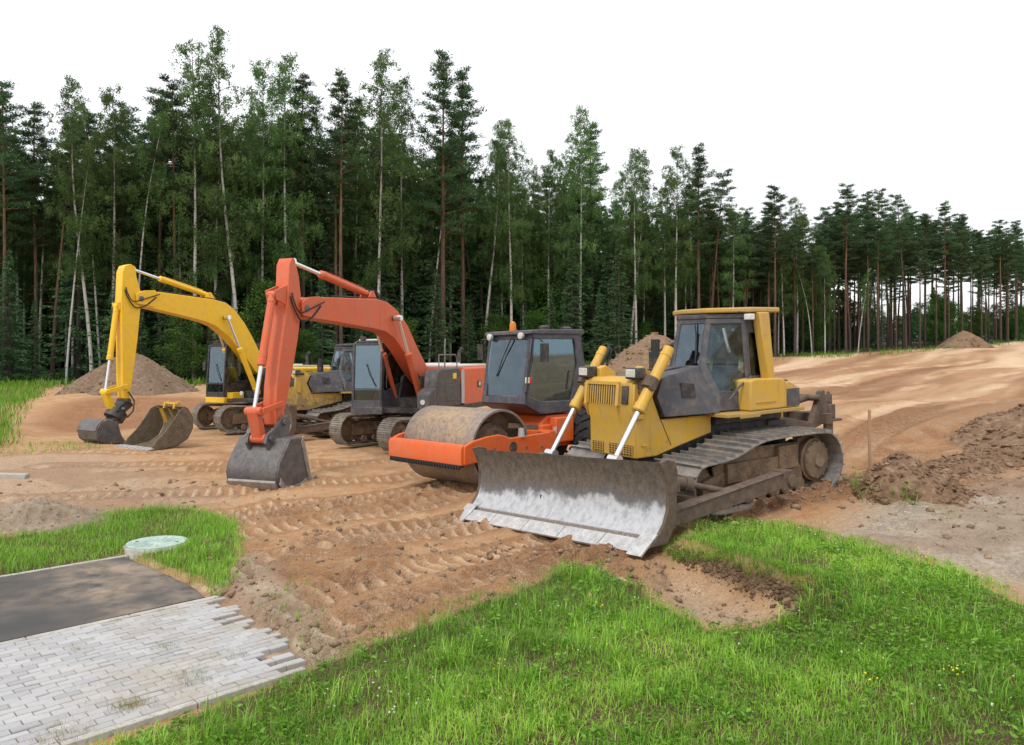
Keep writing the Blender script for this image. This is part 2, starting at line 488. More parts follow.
def height(x, y, detail=True, want=False):
    x = np.asarray(x, float); y = np.asarray(y, float)
    h = hbase(x, y)
    dist = np.hypot(x, y)
    jx = x + .10 * fbm(x, y, 3, 2.6, 3); jy = y + .10 * fbm(x, y, 3, 2.6, 4)
    lawn = sdf_poly(jx, jy, LAWN); verge = sdf_poly(jx, jy, VERGE)
    hump = sdf_poly(jx, jy, HUMP)
    fg = sdf_poly(x, y, FARGRASS)
    path = path_sdf(x, y)
    gm = np.maximum(lawn, verge)
    grass = np.maximum(sstep(-.03, .10, gm), sstep(-.6, .6, fg))
    # turf edge step on the dug-out bowl
    bowl = sdf_poly(x + .5 * (jx - x), y + .5 * (jy - y), wpoly_bowl)
    side = sstep(-.35, .15, sdf_poly(x, y, HUMP))
    h = h + .34 * sstep(-.09, .09, -bowl + .05 * fbm(x, y, 3, 7, 17)) * np.exp(-np.maximum(-bowl, 0) / .9) * side
    h = h - .15 * sstep(-.05, .35, bowl)
    light = np.zeros(x.shape); dark = np.zeros(x.shape)
    if detail:
        dirt = (1 - grass) * sstep(0, .15, -path)
        near = 1 - sstep(30, 60, dist)
        h = h + dirt * (.16 * fbm(x, y, 4, .55, 1) + .07 * fbm(x, y, 4, 2.2, 2) * near)
        lump = np.clip(fbm(x, y, 4, 3.2, 7), 0, 1) * sstep(-.05, .15, fbm(x, y, 2, .5, 9))
        h = h + dirt * near * .11 * lump
        crumb = np.clip(fbm(x, y, 3, 6.5, 15) - .02, 0, 1) * np.clip(.35 + 2.4 * fbm(x, y, 3, .8, 16), 0, 1)
        h = h + dirt * (1 - sstep(16, 26, dist)) * (.15 * crumb + .024 * fbm(x, y, 3, 8.0, 18) + .07 * np.clip(fbm(x, y, 2, 11, 19) - .10, 0, 1))
        wx = x + .16 * fbm(x, y, 3, .7, 21); wy = y + .16 * fbm(x, y, 3, .7, 22)
        lz = np.maximum.reduce([sstep(-.15, .2, sdf_poly(x + .35 * fbm(x, y, 3, 1.6, 45), y + .35 * fbm(x, y, 3, 1.6, 46), q)) for q in LOOSE])
        dark = np.maximum(dark, .9 * lz * np.clip(.75 + 1.2 * fbm(x, y, 3, 3, 47), 0, 1))
        h = h + dirt * lz * (.16 * np.clip(fbm(x, y, 4, 4.2, 48), 0, 1) + .05)
        # graded haul road: long shallow scrapes, dry on the crests and damp between
        road = sstep(13, 20, y) * sstep(-3, 4, x - .10 * y)
        ac = x * .70 - y * .715 + 1.6 * fbm(x, y, 2, .06, 55); al = x * .715 + y * .70
        wd_ = 1 + dist / 55
        s1 = fbm(ac * .95 / wd_, al * .035, 3, 1, 56); s2 = fbm(ac * 2.6 / wd_, al * .06, 3, 1, 57)
        h = h + dirt * road * near * (.14 * s1 + .05 * s2)
        light = np.maximum(light, road * (sstep(.03, .16, s1) * .95 + .35 * sstep(.05, .2, s2)))
        dark = np.maximum(dark, road * (.7 * sstep(.05, .18, -s1) + .5 * sstep(.06, .2, -s2)))
        for pl, w, dp, pitch in RUTS:
            d, a, s = dist_line(wx, wy, pl)
            end = sstep(0, .6, a) 
            inside = 1 - sstep(w * .82, w * 1.08, d)
            berm = np.exp(-((d - w * 1.25) / .10) ** 2)
            ph = (a / pitch) % 1.0
            bar = np.where(ph < .35, 1.25, -.35)
            vary = .55 + 1.2 * np.clip(fbm(x, y, 2, .8, 13) + .35, 0, 1)
            h = h + dirt * vary * (inside * (-dp + .042 * bar) + berm * .05)
            light = np.maximum(light, inside * vary * np.where(bar > 0, .95, .2))
            dark = np.maximum(dark, np.maximum(berm * .6, inside * np.where(bar > 0, 0, .55) * vary))
        for pl, w, dp, pitch in ROADRUTS:
            w = w * (1 + dist / 60)
            d, a, s = dist_line(x + .8 * fbm(x, y, 2, .25, 25), y + .8 * fbm(x, y, 2, .25, 26), pl)
            inside = 1 - sstep(w * .6, w * 1.1, d)
            berm = np.exp(-((d - w * 1.5) / (w * .4)) ** 2)
            h = h + dirt * (-dp * inside + .03 * berm) * (.6 + .8 * np.clip(fbm(x, y, 2, .4, 14) + .4, 0, 1))
            light = np.maximum(light, inside * .95 * np.clip(.55 + 2.2 * fbm(x, y, 3, .35, 27), 0, 1))
            dark = np.maximum(dark, berm * .3 * np.clip(.5 + 2 * fbm(x, y, 3, .4, 28), 0, 1))
        h = h + grass * (.06 * fbm(x, y, 3, 1.5, 5) + .34 * fbm(x, y, 3, .5, 6) * sstep(.2, 1.2, lawn))
    # level ground round the inspection cover
    md = np.hypot(x - MX, y - MY); k_ = 1 - sstep(.45, .75, md)
    h = h * (1 - k_) + (-.40) * k_
    # the path is bedded into the ground
    inp = sstep(-.16, .02, path)
    h = h * (1 - inp) + (PATH_Z - .05) * inp
    if want:
        return h, dict(grass=grass, lawn=lawn, verge=verge, path=path, hump=hump, bowl=bowl, side=side, light=light, dark=dark, fg=fg)
    return h
LOOSE = [wpoly(q) for q in ([(262, 575), (300, 545), (370, 540), (410, 560), (400, 577), (330, 602), (290, 612)], [(330, 615), (400, 592), (480, 567), (570, 540), (640, 548), (630, 572), (560, 566), (500, 598), (440, 624), (380, 640), (345, 642)],
    [(255, 515), (330, 500), (460, 492), (480, 500), (330, 520), (260, 535)], [(870, 436), (950, 425), (1060, 420), (1060, 502), (960, 498), (900, 508), (850, 494)], [(700, 512), (800, 490), (860, 478), (870, 496), (800, 512), (740, 520)])]
wpoly_bowl = wpoly([(660, 560), (720, 580), (770, 597), (805, 607), (770, 622), (716, 628), (685, 615), (660, 598), (640, 575)])

# ------------------------------------------------------------------ ground sheet
def axis(dense, lo, hi, step, growth, a, b):
    pts = list(np.arange(lo, hi, step))
    s = step; x = hi
    while x < b:
        pts.append(x); s = min(s * growth, 40); x += s
    pts.append(b)
    s = step; x = lo - step
    while x > a:
        pts.insert(0, x); s = min(s * growth, 40); x -= s
    pts.insert(0, a)
    return np.array(pts)
GX = axis(0, -7.5, 8, .036, 1.02, -900, 900)
GY = axis(0, 4.6, 16.5, .034, 1.016, -120, 1500)
X, Y = np.meshgrid(GX, GY, indexing='ij')
HZ, MK = height(X, Y, True, True)

def ground_material():
    m = NT('sandy_soil')
    co = m.coord()
    n1 = m.noise(co, .35, 6, .6)
    n2 = m.noise(co, 2.3, 8, .68)
    n3 = m.noise(co, 14, 8, .72)
    n4 = m.noise(co, 70, 4, .7)
    sand = m.ramp(n2, [(.28, (.32, .16, .072)), (.42, (.50, .28, .14)), (.58, (.65, .41, .23)), (.74, (.78, .56, .37))])
    red = m.ramp(n3, [(.3, (.25, .115, .052)), (.7, (.46, .24, .125))])
    c = m.mix(m.maprange(n1, .42, .62, 0, .22), sand, red)
    c = m.mix(m.attr('red'), c, red)
    c = m.mix(m.math('MULTIPLY', m.attr('light'), m.maprange(n3, .3, .6, .35, .9)), c, (.80, .57, .38))
    grey = m.ramp(n3, [(.3, (.30, .23, .165)), (.55, (.50, .42, .33)), (.75, (.62, .55, .45))])
    c = m.mix(m.attr('grey'), c, grey)
    c = m.mix(m.math('MULTIPLY', m.attr('dark'), m.maprange(n3, .3, .6, .35, 1)), c, m.mix(n3, (.135, .058, .026), (.30, .14, .066)))
    soil = m.mix(n3, (.045, .032, .018), (.11, .09, .04))
    c = m.mix(m.attr('turf'), c, soil)
    c = m.mix(m.math('MULTIPLY', m.maprange(n4, .55, .68), .7), c, (.13, .085, .055))
    c = m.mix(m.math('MULTIPLY', m.maprange(n4, .32, .44, 1, 0), .5), c, (.64, .52, .39))
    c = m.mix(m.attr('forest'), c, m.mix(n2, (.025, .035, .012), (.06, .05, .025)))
    # crumbly clods: cells with darker gaps
    vo = m.node('ShaderNodeTexVoronoi'); vo.feature = 'DISTANCE_TO_EDGE'; vo.inputs['Scale'].default_value = 17
    wv = m.node('ShaderNodeVectorMath', operation='ADD'); m.link(co, wv.inputs[0])
    nz = m.node('ShaderNodeTexNoise'); nz.inputs['Scale'].default_value = 9; m.link(co, nz.inputs['Vector'])
    sc_ = m.node('ShaderNodeVectorMath', operation='SCALE'); sc_.inputs['Scale'].default_value = .12; m.link(nz.outputs['Color'], sc_.inputs[0]); m.link(sc_.outputs[0], wv.inputs[1])
    m.link(wv.outputs[0], vo.inputs['Vector'])
    cell = m.maprange(vo.outputs['Distance'], .0, .16)
    rough_zone = m.maprange(n2, .42, .60)
    gap = m.math('MULTIPLY', m.math('SUBTRACT', 1.0, cell), m.math('MULTIPLY', rough_zone, .25))
    c = m.mix(gap, c, (.13, .082, .05))
    m.col(c).rough(.95)
    m.b.inputs['Specular IOR Level'].default_value = .15
    b = m.math('ADD', m.math('MULTIPLY', n3, 1.0), m.math('MULTIPLY', n4, .35))
    b = m.math('ADD', b, m.math('MULTIPLY', m.math('MULTIPLY', cell, rough_zone), .3))
    m.bump(b, .9, .06)
    return m.m

def edge_depth_u(u):
    return np.interp(u, [-200, 0, 200, 430, 512, 700, 780, 900, 960, 1024, 1200], [40, 46, 50, 58, 62, 64, 66, 78, 88, 100, 130])
U = np.where(Y > 1, CU + F * X / np.maximum(Y, 1), 512)
ED = edge_depth_u(np.clip(U, -200, 1200))
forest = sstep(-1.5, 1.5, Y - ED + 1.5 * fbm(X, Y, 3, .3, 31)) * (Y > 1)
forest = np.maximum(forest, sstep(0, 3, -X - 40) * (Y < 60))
redm = sstep(-.8, .8, sdf_poly(X, Y, wpoly([(95, 397), (240, 398), (260, 410), (180, 425), (60, 432), (30, 425), (60, 405)])))
redm = np.maximum(redm, .5 * sstep(0, 10, Y - 18) * sstep(-2, 6, X - .1 * Y))
grey = sstep(-.5, .5, sdf_poly(X + .5 * fbm(X, Y, 3, .8, 33), Y + .5 * fbm(X, Y, 3, .8, 34), GREYSAND))
grey = np.maximum(grey, .8 * sstep(-.2, .2, sdf_poly(X + .3 * fbm(X, Y, 3, 1.5, 35), Y, STONY)))
grey = np.maximum(grey, .55 * sstep(-.2, .5, sdf_poly(X, Y, wpoly_bowl)))
leftarea = sstep(-1, 1, sdf_poly(X, Y, wpoly([(-50, 455), (110, 455), (230, 500), (180, 512), (60, 525), (-50, 540)])))
grey = np.maximum(grey, .5 * leftarea)
hedge = (MK['hump'] > -.1) & (MK['hump'] < .10)
turf = np.maximum(MK['grass'], 0) * sstep(.0, .12, np.maximum(MK['lawn'], MK['verge']) + (MK['fg'] > 0) * 1.0)
turf = np.maximum(turf * .9, 1.0 * sstep(-.16, -.02, MK['bowl']) * (1 - sstep(.03, .16, MK['bowl'])) * sstep(.25, .75, MK['side']))
darkpatch = sstep(.04, .18, fbm(X, Y, 4, .7, 41)) * .42
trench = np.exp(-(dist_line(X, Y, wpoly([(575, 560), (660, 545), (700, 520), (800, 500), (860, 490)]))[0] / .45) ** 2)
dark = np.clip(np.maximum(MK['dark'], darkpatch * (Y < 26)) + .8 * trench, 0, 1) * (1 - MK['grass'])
HZ = HZ + trench * (.10 * np.clip(fbm(X, Y, 4, 4.5, 43), 0, 1) * 4) * (1 - MK['grass'])
nx, ny = X.shape
idx = np.arange(nx * ny).reshape(nx, ny)
faces = np.stack([idx[:-1, :-1], idx[1:, :-1], idx[1:, 1:], idx[:-1, 1:]], -1).reshape(-1, 4)
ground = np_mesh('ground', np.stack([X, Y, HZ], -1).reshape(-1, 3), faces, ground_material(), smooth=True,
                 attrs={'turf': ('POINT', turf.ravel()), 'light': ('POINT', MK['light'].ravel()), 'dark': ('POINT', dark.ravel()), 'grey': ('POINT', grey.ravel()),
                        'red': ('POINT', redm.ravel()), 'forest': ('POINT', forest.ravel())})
tag(ground, kind='structure')

def gz(x, y):
    """height of the finished sheet"""
    x = np.asarray(x, float); y = np.asarray(y, float)
    i = np.clip(np.searchsorted(GX, x) - 1, 0, len(GX) - 2); j = np.clip(np.searchsorted(GY, y) - 1, 0, len(GY) - 2)
    fx = (x - GX[i]) / (GX[i + 1] - GX[i]); fy = (y - GY[j]) / (GY[j + 1] - GY[j])
    return (HZ[i, j] * (1 - fx) + HZ[i + 1, j] * fx) * (1 - fy) + (HZ[i, j + 1] * (1 - fx) + HZ[i + 1, j + 1] * fx) * fy
def gz1(x, y): return float(gz(x, y))

# ------------------------------------------------------------------ path: asphalt, pavers, kerbs
def pw(t, n, z): return (PO[0] + PT[0] * t + PN[0] * n, PO[1] + PT[1] * t + PN[1] * n, z)
def asphalt_mat():
    m = NT('asphalt')
    co = m.coord()
    n1 = m.noise(co, .9, 5, .6); n2 = m.noise(co, 90, 3, .7); n3 = m.noise(co, 3.0, 6, .65)
    c = m.mix(n2, (.024, .023, .023), (.068, .063, .060))
    c = m.mix(m.maprange(n1, .42, .58, 0, .55), c, (.088, .081, .077))
    # sand trodden on to the end of the strip
    d = m.math('MULTIPLY', m.attr('sand'), m.maprange(n3, .35, .6))
    c = m.mix(d, c, m.mix(n2, (.24, .17, .115), (.40, .31, .23)))
    m.col(c).rough(m.maprange(n1, .35, .65, .55, .9))
    m.bump(n2, .5, .006)
    return m.m
T = np.arange(-16, .051, .06); N = np.arange(-2.84, -.059, .06)
TT, NN = np.meshgrid(T, N, indexing='ij')
edge = .10 * fbm(NN, TT * 0, 3, 3, 51) + .07 * np.sin((NN + 2.84) / 2.78 * pi) + .02
TT2 = np.where(TT > -.5, -.5 + (TT + .5) * (.5 + edge) / .55, TT)
PX = PO[0] + PT[0] * TT2 + PN[0] * NN; PY = PO[1] + PT[1] * TT2 + PN[1] * NN
PZ = np.full(PX.shape, PATH_Z) + .012 * fbm(PX, PY, 3, 1, 52)
PZ[-1, :] -= .10
sand = .85 * np.exp(-((TT + .4) / .9) ** 2) * np.clip(.7 + 2.2 * fbm(PX, PY, 3, 1.6, 53), 0, 1) + .3 * np.exp(-((NN + 1.4) / .5) ** 2)
k = np.arange(PX.size).reshape(PX.shape)
fc = np.stack([k[:-1, :-1], k[1:, :-1], k[1:, 1:], k[:-1, 1:]], -1).reshape(-1, 4)
tag(np_mesh('asphalt_path', np.stack([PX, PY, PZ], -1).reshape(-1, 3), fc, asphalt_mat(), smooth=True, attrs={'sand': ('POINT', sand.ravel())}), kind='structure')

def paver_mat():
    m = NT('concrete_pavers')
    co = m.coord()
    ri = m.node('ShaderNodeNewGeometry').outputs['Random Per Island']
    n1 = m.noise(co, 1.3, 5); n2 = m.noise(co, 40, 5, .7)
    c = m.ramp(ri, [(0, (.34, .335, .34)), (.5, (.40, .395, .40)), (1, (.46, .452, .45))])
    c = m.mix(m.maprange(n2, .3, .7, 0, .35), c, (.27, .26, .25))
    c = m.mix(m.maprange(n1, .46, .68, 0, .65), c, (.34, .28, .215))
    m.col(c).rough(.88)
    m.bump(n2, .4, .006)
    return m.m
pv = MB()
random.seed(3)
RW, BL = .1, .2
for j in range(26):
    n0 = .04 + j * RW
    t1 = (.0 if j % 2 else BL / 2) - BL * random.choice((0, 0, 0, 1, 0, 1))
    t = t1 - BL * round(.40 * (n0 / 2.69) / BL) + .02
    while t > -10:
        a, b = t - BL + .006, t
        z = PATH_Z + random.uniform(-.004, .004)
        ti, tj = random.uniform(-.004, .004), random.uniform(-.004, .004)
        g = .003
        lo, hi = [], []
        for (tt, nn, dz) in ((a, n0 + g, -ti - tj), (b, n0 + g, ti - tj), (b, n0 + RW - g, ti + tj), (a, n0 + RW - g, -ti + tj)):
            lo.append(pw(tt, nn, z - .075))
            hi.append((tt, nn, z + dz))
        mid = [pw(q[0], q[1], q[2] - .008) for q in hi]
        cx = (a + b) / 2; cn = n0 + RW / 2
        top = [pw(q[0] + (.005 if q[0] < cx else -.005), q[1] + (.005 if q[1] < cn else -.005), q[2]) for q in hi]
        pv.loft([lo, mid, top])
        t -= BL
tag(pv.build('paved_path', paver_mat(), bevel=0, smooth=False), kind='structure')
kb = MB()
for (n0, w, tend, zt) in ((-.055, .085, .04, .003), (-2.92, .07, .0, .008), (.04 + 26 * RW + .006, .075, -.38, .002)):
    t = tend
    while t > -14:
        a = t - .992
        vs = [pw(q, r, s) for s in (PATH_Z - .1, PATH_Z + zt) for q, r in ((a, n0), (t, n0), (t, n0 + w), (a, n0 + w))]
        kb.add(vs, [(3, 2, 1, 0), (4, 5, 6, 7), (0, 1, 5, 4), (1, 2, 6, 5), (2, 3, 7, 6), (3, 0, 4, 7)])
        t -= 1.0
concrete = steel('weathered_concrete', (.34, .32, .29), (.46, .44, .40), .9, 0, 5, .3, (.26, .22, .18))
tag(kb.build('path_kerb', concrete, bevel=.008), kind='structure')
# bedding sand under the pavers
bd = MB()
bd.add([pw(t, n, PATH_Z - .022) for t, n in ((-14, -.06), (-.25, -.06), (-.6, 2.7), (-14, 2.7))], [(0, 1, 2, 3)])
tag(bd.build('paving_bed', plain('joint_sand', (.11, .085, .06), .95)), kind='structure')

# ------------------------------------------------------------------ sky and sun
W = bpy.data.worlds.new('World')
SC.world = W
W.use_nodes = True
wt = W.node_tree
bg = wt.nodes['Background']
sky = wt.nodes.new('ShaderNodeTexSky')
sky.sky_type = 'NISHITA'
sky.sun_disc = False
SUN_EL, SUN_ROT = RAD(52), RAD(-150)
sky.sun_elevation = SUN_EL
sky.sun_rotation = SUN_ROT
sky.dust_density = 4
sky.altitude = 100
# overcast: the clear-sky colour is buried under an even white cloud layer
wm = wt.nodes.new('ShaderNodeMix'); wm.data_type = 'RGBA'
wm.inputs[0].default_value = .88
wm.inputs[7].default_value = (11.4, 11.6, 11.8, 1)
wt.links.new(sky.outputs[0], wm.inputs[6])
wt.links.new(wm.outputs[2], bg.inputs['Color'])
bg.inputs['Strength'].default_value = .088
sd = bpy.data.lights.new('sun', 'SUN')
sd.energy = 1.5
sd.angle = RAD(11)
sd.color = (1, .96, .9)
so = bpy.data.objects.new('sun', sd)
COL.objects.link(so)
# direction towards the sun: over the photographer's left shoulder
az = RAD(-150)
so.rotation_euler = Vector((sin(az) * cos(SUN_EL), cos(az) * cos(SUN_EL), sin(SUN_EL))).to_track_quat('Z', 'Y').to_euler()

SC.view_settings.view_transform = 'Standard'
SC.view_settings.look = 'None'
SC.view_settings.exposure = .42
SC.view_settings.gamma = 1
SC.cycles.max_bounces = 8
SC.cycles.transparent_max_bounces = 16
SC.cycles.use_denoising = True
SC.cycles.sample_clamp_indirect = 6
# ------------------------------------------------------------------ machine building blocks
def ring(mb, outer, inner, axis, a, b):
    """flat frame: outer and inner outlines of the same length, extruded along an axis"""
    n = len(outer)
    def P(p, t):
        return (t, p[0], p[1]) if axis == 'x' else (p[0], t, p[1]) if axis == 'y' else (p[0], p[1], t)
    vs = [P(p, a) for p in outer] + [P(p, a) for p in inner] + [P(p, b) for p in outer] + [P(p, b) for p in inner]
    fs = []
    for i in range(n):
        j = (i + 1) % n
        fs += [(i, j, n + j, n + i), (2 * n + j, 2 * n + i, 3 * n + i, 3 * n + j), (j, i, 2 * n + i, 2 * n + j), (n + i, n + j, 3 * n + j, 3 * n + i)]
    return mb.add(vs, fs)
def ring3(mb, outer, inner, th):
    n = len(outer); th = Vector(th)
    o = [Vector(p) for p in outer]; i_ = [Vector(p) for p in inner]
    vs = o + i_ + [p + th for p in o] + [p + th for p in i_]
    fs = []
    for i in range(n):
        j = (i + 1) % n
        fs += [(i, j, n + j, n + i), (2 * n + j, 2 * n + i, 3 * n + i, 3 * n + j), (j, i, 2 * n + i, 2 * n + j), (n + i, n + j, 3 * n + j, 3 * n + i)]
    return mb.add(vs, fs)
def inset(outer, k):
    c = sum((Vector(p) for p in outer), Vector()) / len(outer)
    return [Vector(p).lerp(c, k) for p in outer]
def pane(mb, pts, th):
    th = Vector(th); pts = [Vector(p) for p in pts]; n = len(pts)
    vs = pts + [p + th for p in pts]
    fs = [tuple(range(n)), tuple(range(2 * n - 1, n - 1, -1))] + [(i, n + i, n + (i + 1) % n, (i + 1) % n) for i in range(n)]
    return mb.add(vs, fs)

def resample(pts, step, closed=True):
    """Catmull-Rom through 2-d points, then even steps; returns points and tangents"""
    P = [Vector((p[0], p[1])) for p in pts]
    n = len(P)
    fine = []
    for i in range(n if closed else n - 1):
        p0, p1, p2, p3 = P[(i - 1) % n] if closed else P[max(i - 1, 0)], P[i], P[(i + 1) % n], P[(i + 2) % n] if closed else P[min(i + 2, n - 1)]
        for k in range(16):
            t = k / 16
            fine.append(.5 * ((2 * p1) + (p2 - p0) * t + (2 * p0 - 5 * p1 + 4 * p2 - p3) * t * t + (3 * p1 - p0 - 3 * p2 + p3) * t ** 3))
    fine.append(fine[0].copy() if closed else P[-1])
    L = [0]
    for a, b in zip(fine, fine[1:]): L.append(L[-1] + (b - a).length)
    m = max(3, round(L[-1] / step))
    out = []
    k = 0
    for i in range(m):
        s = L[-1] * i / m
        while L[k + 1] < s: k += 1
        t = (s - L[k]) / max(1e-9, L[k + 1] - L[k])
        out.append((fine[k].lerp(fine[k + 1], t), (fine[k + 1] - fine[k]).normalized()))
    return out, L[-1] / m

def shoe_track(path, y, width, pitch, bars, bar_h, plate=.028, sag=0):
    """a crawler track: one plate with grousers per link along the loop (x, z)"""
    mb = MB()
    pts, st = resample(path, pitch)
    for p, t in pts:
        nrm = Vector((t.y, -t.x))                 # outward for a clockwise loop
        q = p
        def W(al, out, yy): 
            r = q + t * al + nrm * out
            return (r.x, yy, r.y)
        y0, y1 = y - width / 2, y + width / 2
        hl = st * .49
        def slab(a0, a1, o0, o1):
            mb.add([W(a0, o0, y0), W(a1, o0, y0), W(a1, o1, y0), W(a0, o1, y0), W(a0, o0, y1), W(a1, o0, y1), W(a1, o1, y1), W(a0, o1, y1)],
                   [(0, 1, 2, 3), (7, 6, 5, 4), (0, 4, 5, 1), (1, 5, 6, 2), (2, 6, 7, 3), (3, 7, 4, 0)])
        slab(-hl, hl, -bar_h - plate, -bar_h)
        for b in bars: slab(b * st - .009, b * st + .012, -bar_h, 0)
        # links under the plate
        for yy in (y - .09, y + .09):
            y0, y1 = yy - .025, yy + .025
            slab(-hl, hl * .9, -bar_h - plate - .07, -bar_h - plate)
    return mb

def spoked_wheel(mb, c, r, w, hub=.35, n=36):
    x, y, z = c
    prof = [(-w / 2, r * hub * .6), (-w / 2, r * hub), (-w * .25, r * hub * 1.1), (-w * .25, r * .78), (-w / 2, r * .84), (-w / 2, r), (w / 2, r), (w / 2, r * .84), (w * .25, r * .78), (w * .25, r * hub * 1.1), (w / 2, r * hub), (w / 2, r * hub * .6)]
    mb.lathe((x, y, z), (0, 1, 0), prof, n)
    for k in range(8):
        a = 2 * pi * k / 8
        mb.cyl((x + r * .3 * hub * 2 * cos(a), y - w / 2 - .012, z + r * .6 * hub * sin(a)), (x + r * .6 * hub * cos(a), y + w / 2 + .012, z + r * .6 * hub * sin(a)), .018, n=6)
    return mb

def sprocket(mb, c, r, w, teeth=22):
    x, y, z = c
    pr = []
    for k in range(teeth * 2):
        a = 2 * pi * k / (teeth * 2)
        rr = r if k % 2 else r * .88
        pr.append((x + rr * cos(a), z + rr * sin(a)))
    mb.prism(pr, 'y', y - w / 2, y + w / 2)
    return mb

def hydraulic(name, a, b, frac, r, rod, mats, parent, lug=True):
    """cylinder barrel from a towards b; the chromed rod is a child"""
    a, b = Vector(a), Vector(b)
    m = a.lerp(b, frac)
    d = (b - a).normalized()
    o = MB()
    o.lathe(a, d, [(0, r * .55), (.02, r), (.12, r), (.13, r * 1.1), (.17, r * 1.1), (.18, r)] + [((m - a).length - .14, r), ((m - a).length - .13, r * 1.14), ((m - a).length - .02, r * 1.14), ((m - a).length, r * .9)], 18)
    o.tube([a + d * .2 + Vector((0, 0, r * 1.25)), a + d * ((m - a).length * .5) + Vector((0, 0, r * 1.28)), m - d * .18 + Vector((0, 0, r * 1.2))], r * .22, 6)
    if lug: o.cyl(a + Vector((0, -r * 1.3, 0)), a + Vector((0, r * 1.3, 0)), r * .95, n=14)
    ob = o.build(name, mats[0], parent, bevel=.004)
    q = MB()
    q.cyl(m - d * .02, b, rod, n=14)
    q.cyl(b + Vector((0, -r * 1.2, 0)), b + Vector((0, r * 1.2, 0)), rod * 1.7, n=14)
    q.build('piston_rod', mats[1], ob)
    return ob

def bucket_shell(curve, sideline, w, th=.04):
    """curve: outer shell outline (x,z); sideline: closes the mouth. returns shell and cheeks in one MB"""
    mb = MB()
    pts = [Vector((p[0], p[1])) for p in curve]
    inner = []
    for i, p in enumerate(pts):
        t = (pts[min(i + 1, len(pts) - 1)] - pts[max(i - 1, 0)]).normalized()
        inner.append(p + Vector((t.y, -t.x)) * th)
    poly = [tuple(p) for p in pts] + [tuple(p) for p in reversed(inner)]
    mb.prism(poly, 'y', -w / 2, w / 2)
    full = [tuple(p) for p in pts] + list(sideline)
    c = Vector((sum(p[0] for p in full) / len(full), sum(p[1] for p in full) / len(full)))
    for s in (-1, 1):
        mb.prism([tuple(Vector(p).lerp(c, .012)) for p in full], 'y', s * (w / 2 - .0) - .018 + s * .02, s * (w / 2) + .018 + s * .02)
    return mb

# shared materials
CHROME = NT('chromed_rod'); CHROME.col((.72, .73, .75)).metal(.9).rough(.22); CHROME = CHROME.m
RUBBER = plain('black_rubber', (.018, .018, .019), .75)
BLACKPAINT = paint('black_paint', (.022, .022, .025), 1.0, .5, .3, .5, .1)
GREYPAINT = paint('charcoal_paint', (.052, .054, .068), 1.0, .35, .45, .48, .12, (.11, .08, .06))
CABGREY = paint('slate_cab_paint', (.048, .052, .072), .9, .3, .25, .42, .10, (.10, .08, .06))
DARKTANK = paint('dark_tank_paint', (.045, .045, .052), .9, .3, .2, .45, .1)
MUDSTEEL = steel('muddy_steel', (.085, .058, .038), (.20, .128, .075), .85, .0, 4, .6, (.26, .175, .11))
SHOESTEEL = steel('worn_track_steel', (.16, .14, .12), (.33, .29, .24), .6, .25, 5, .4, (.24, .17, .11))
DOZSHOE = steel('dozer_shoe_steel', (.15, .15, .16), (.29, .265, .235), .5, .3, 4, .4, (.36, .26, .17))
RUSTSTEEL = steel('rusty_brown_steel', (.075, .048, .034), (.145, .10, .07), .75, .1, 7, .4, (.13, .11, .10))
BUCKETSTEEL = steel('bucket_steel', (.075, .075, .085), (.15, .14, .135), .5, .3, 5, .4, (.21, .17, .135))
WORNSTEEL = steel('bright_worn_steel', (.42, .42, .43), (.62, .61, .60), .42, .35, 8, .3, (.33, .30, .27))
GLASS = glass_mat('cab_glass', (.76, .82, .82), .7)
GLASSB = glass_mat('reflecting_cab_glass', (.74, .82, .84), 1.7)
GLASSD = glass_mat('dark_door_glass', (.74, .80, .79), .4)
WHITEPAINT = paint('white_paint', (.68, .68, .66), .3, .2, .25, .4, .1)
LAMPGLASS = plain('lamp_lens', (.55, .55, .52), .12)
SEATMAT = plain('seat_fabric', (.028, .028, .031), .9)
AMBER = NT('amber_plastic'); AMBER.col((.75, .22, .01)).rough(.25); AMBER.b.inputs['Transmission Weight'].default_value = .3; AMBER = AMBER.m
REDLENS = plain('red_lens', (.55, .03, .015), .25)
YELLOWSIGN = plain('yellow_sticker', (.75, .55, .02), .5)

def seat(parent, x, y, z, name='seat'):
    s = MB()
    s.box((x, y, z), (.48, .50, .12)); s.box((x - .25, y, z + .38), (.12, .48, .70), (0, RAD(-9), 0)); s.box((x - .31, y, z + .82), (.09, .28, .18), (0, RAD(-9), 0))
    s.box((x - .02, y, z - .2), (.36, .38, .3)); s.box((x + .02, y - .33, z + .2), (.42, .1, .07)); s.box((x + .02, y + .33, z + .2), (.42, .1, .07))
    s.cyl((x + .2, y - .33, z + .2), (x + .24, y - .33, z + .4), .02, n=8); s.cyl((x + .2, y + .33, z + .2), (x + .24, y + .33, z + .4), .02, n=8)
    return s.build(name, SEATMAT, parent, bevel=.02)

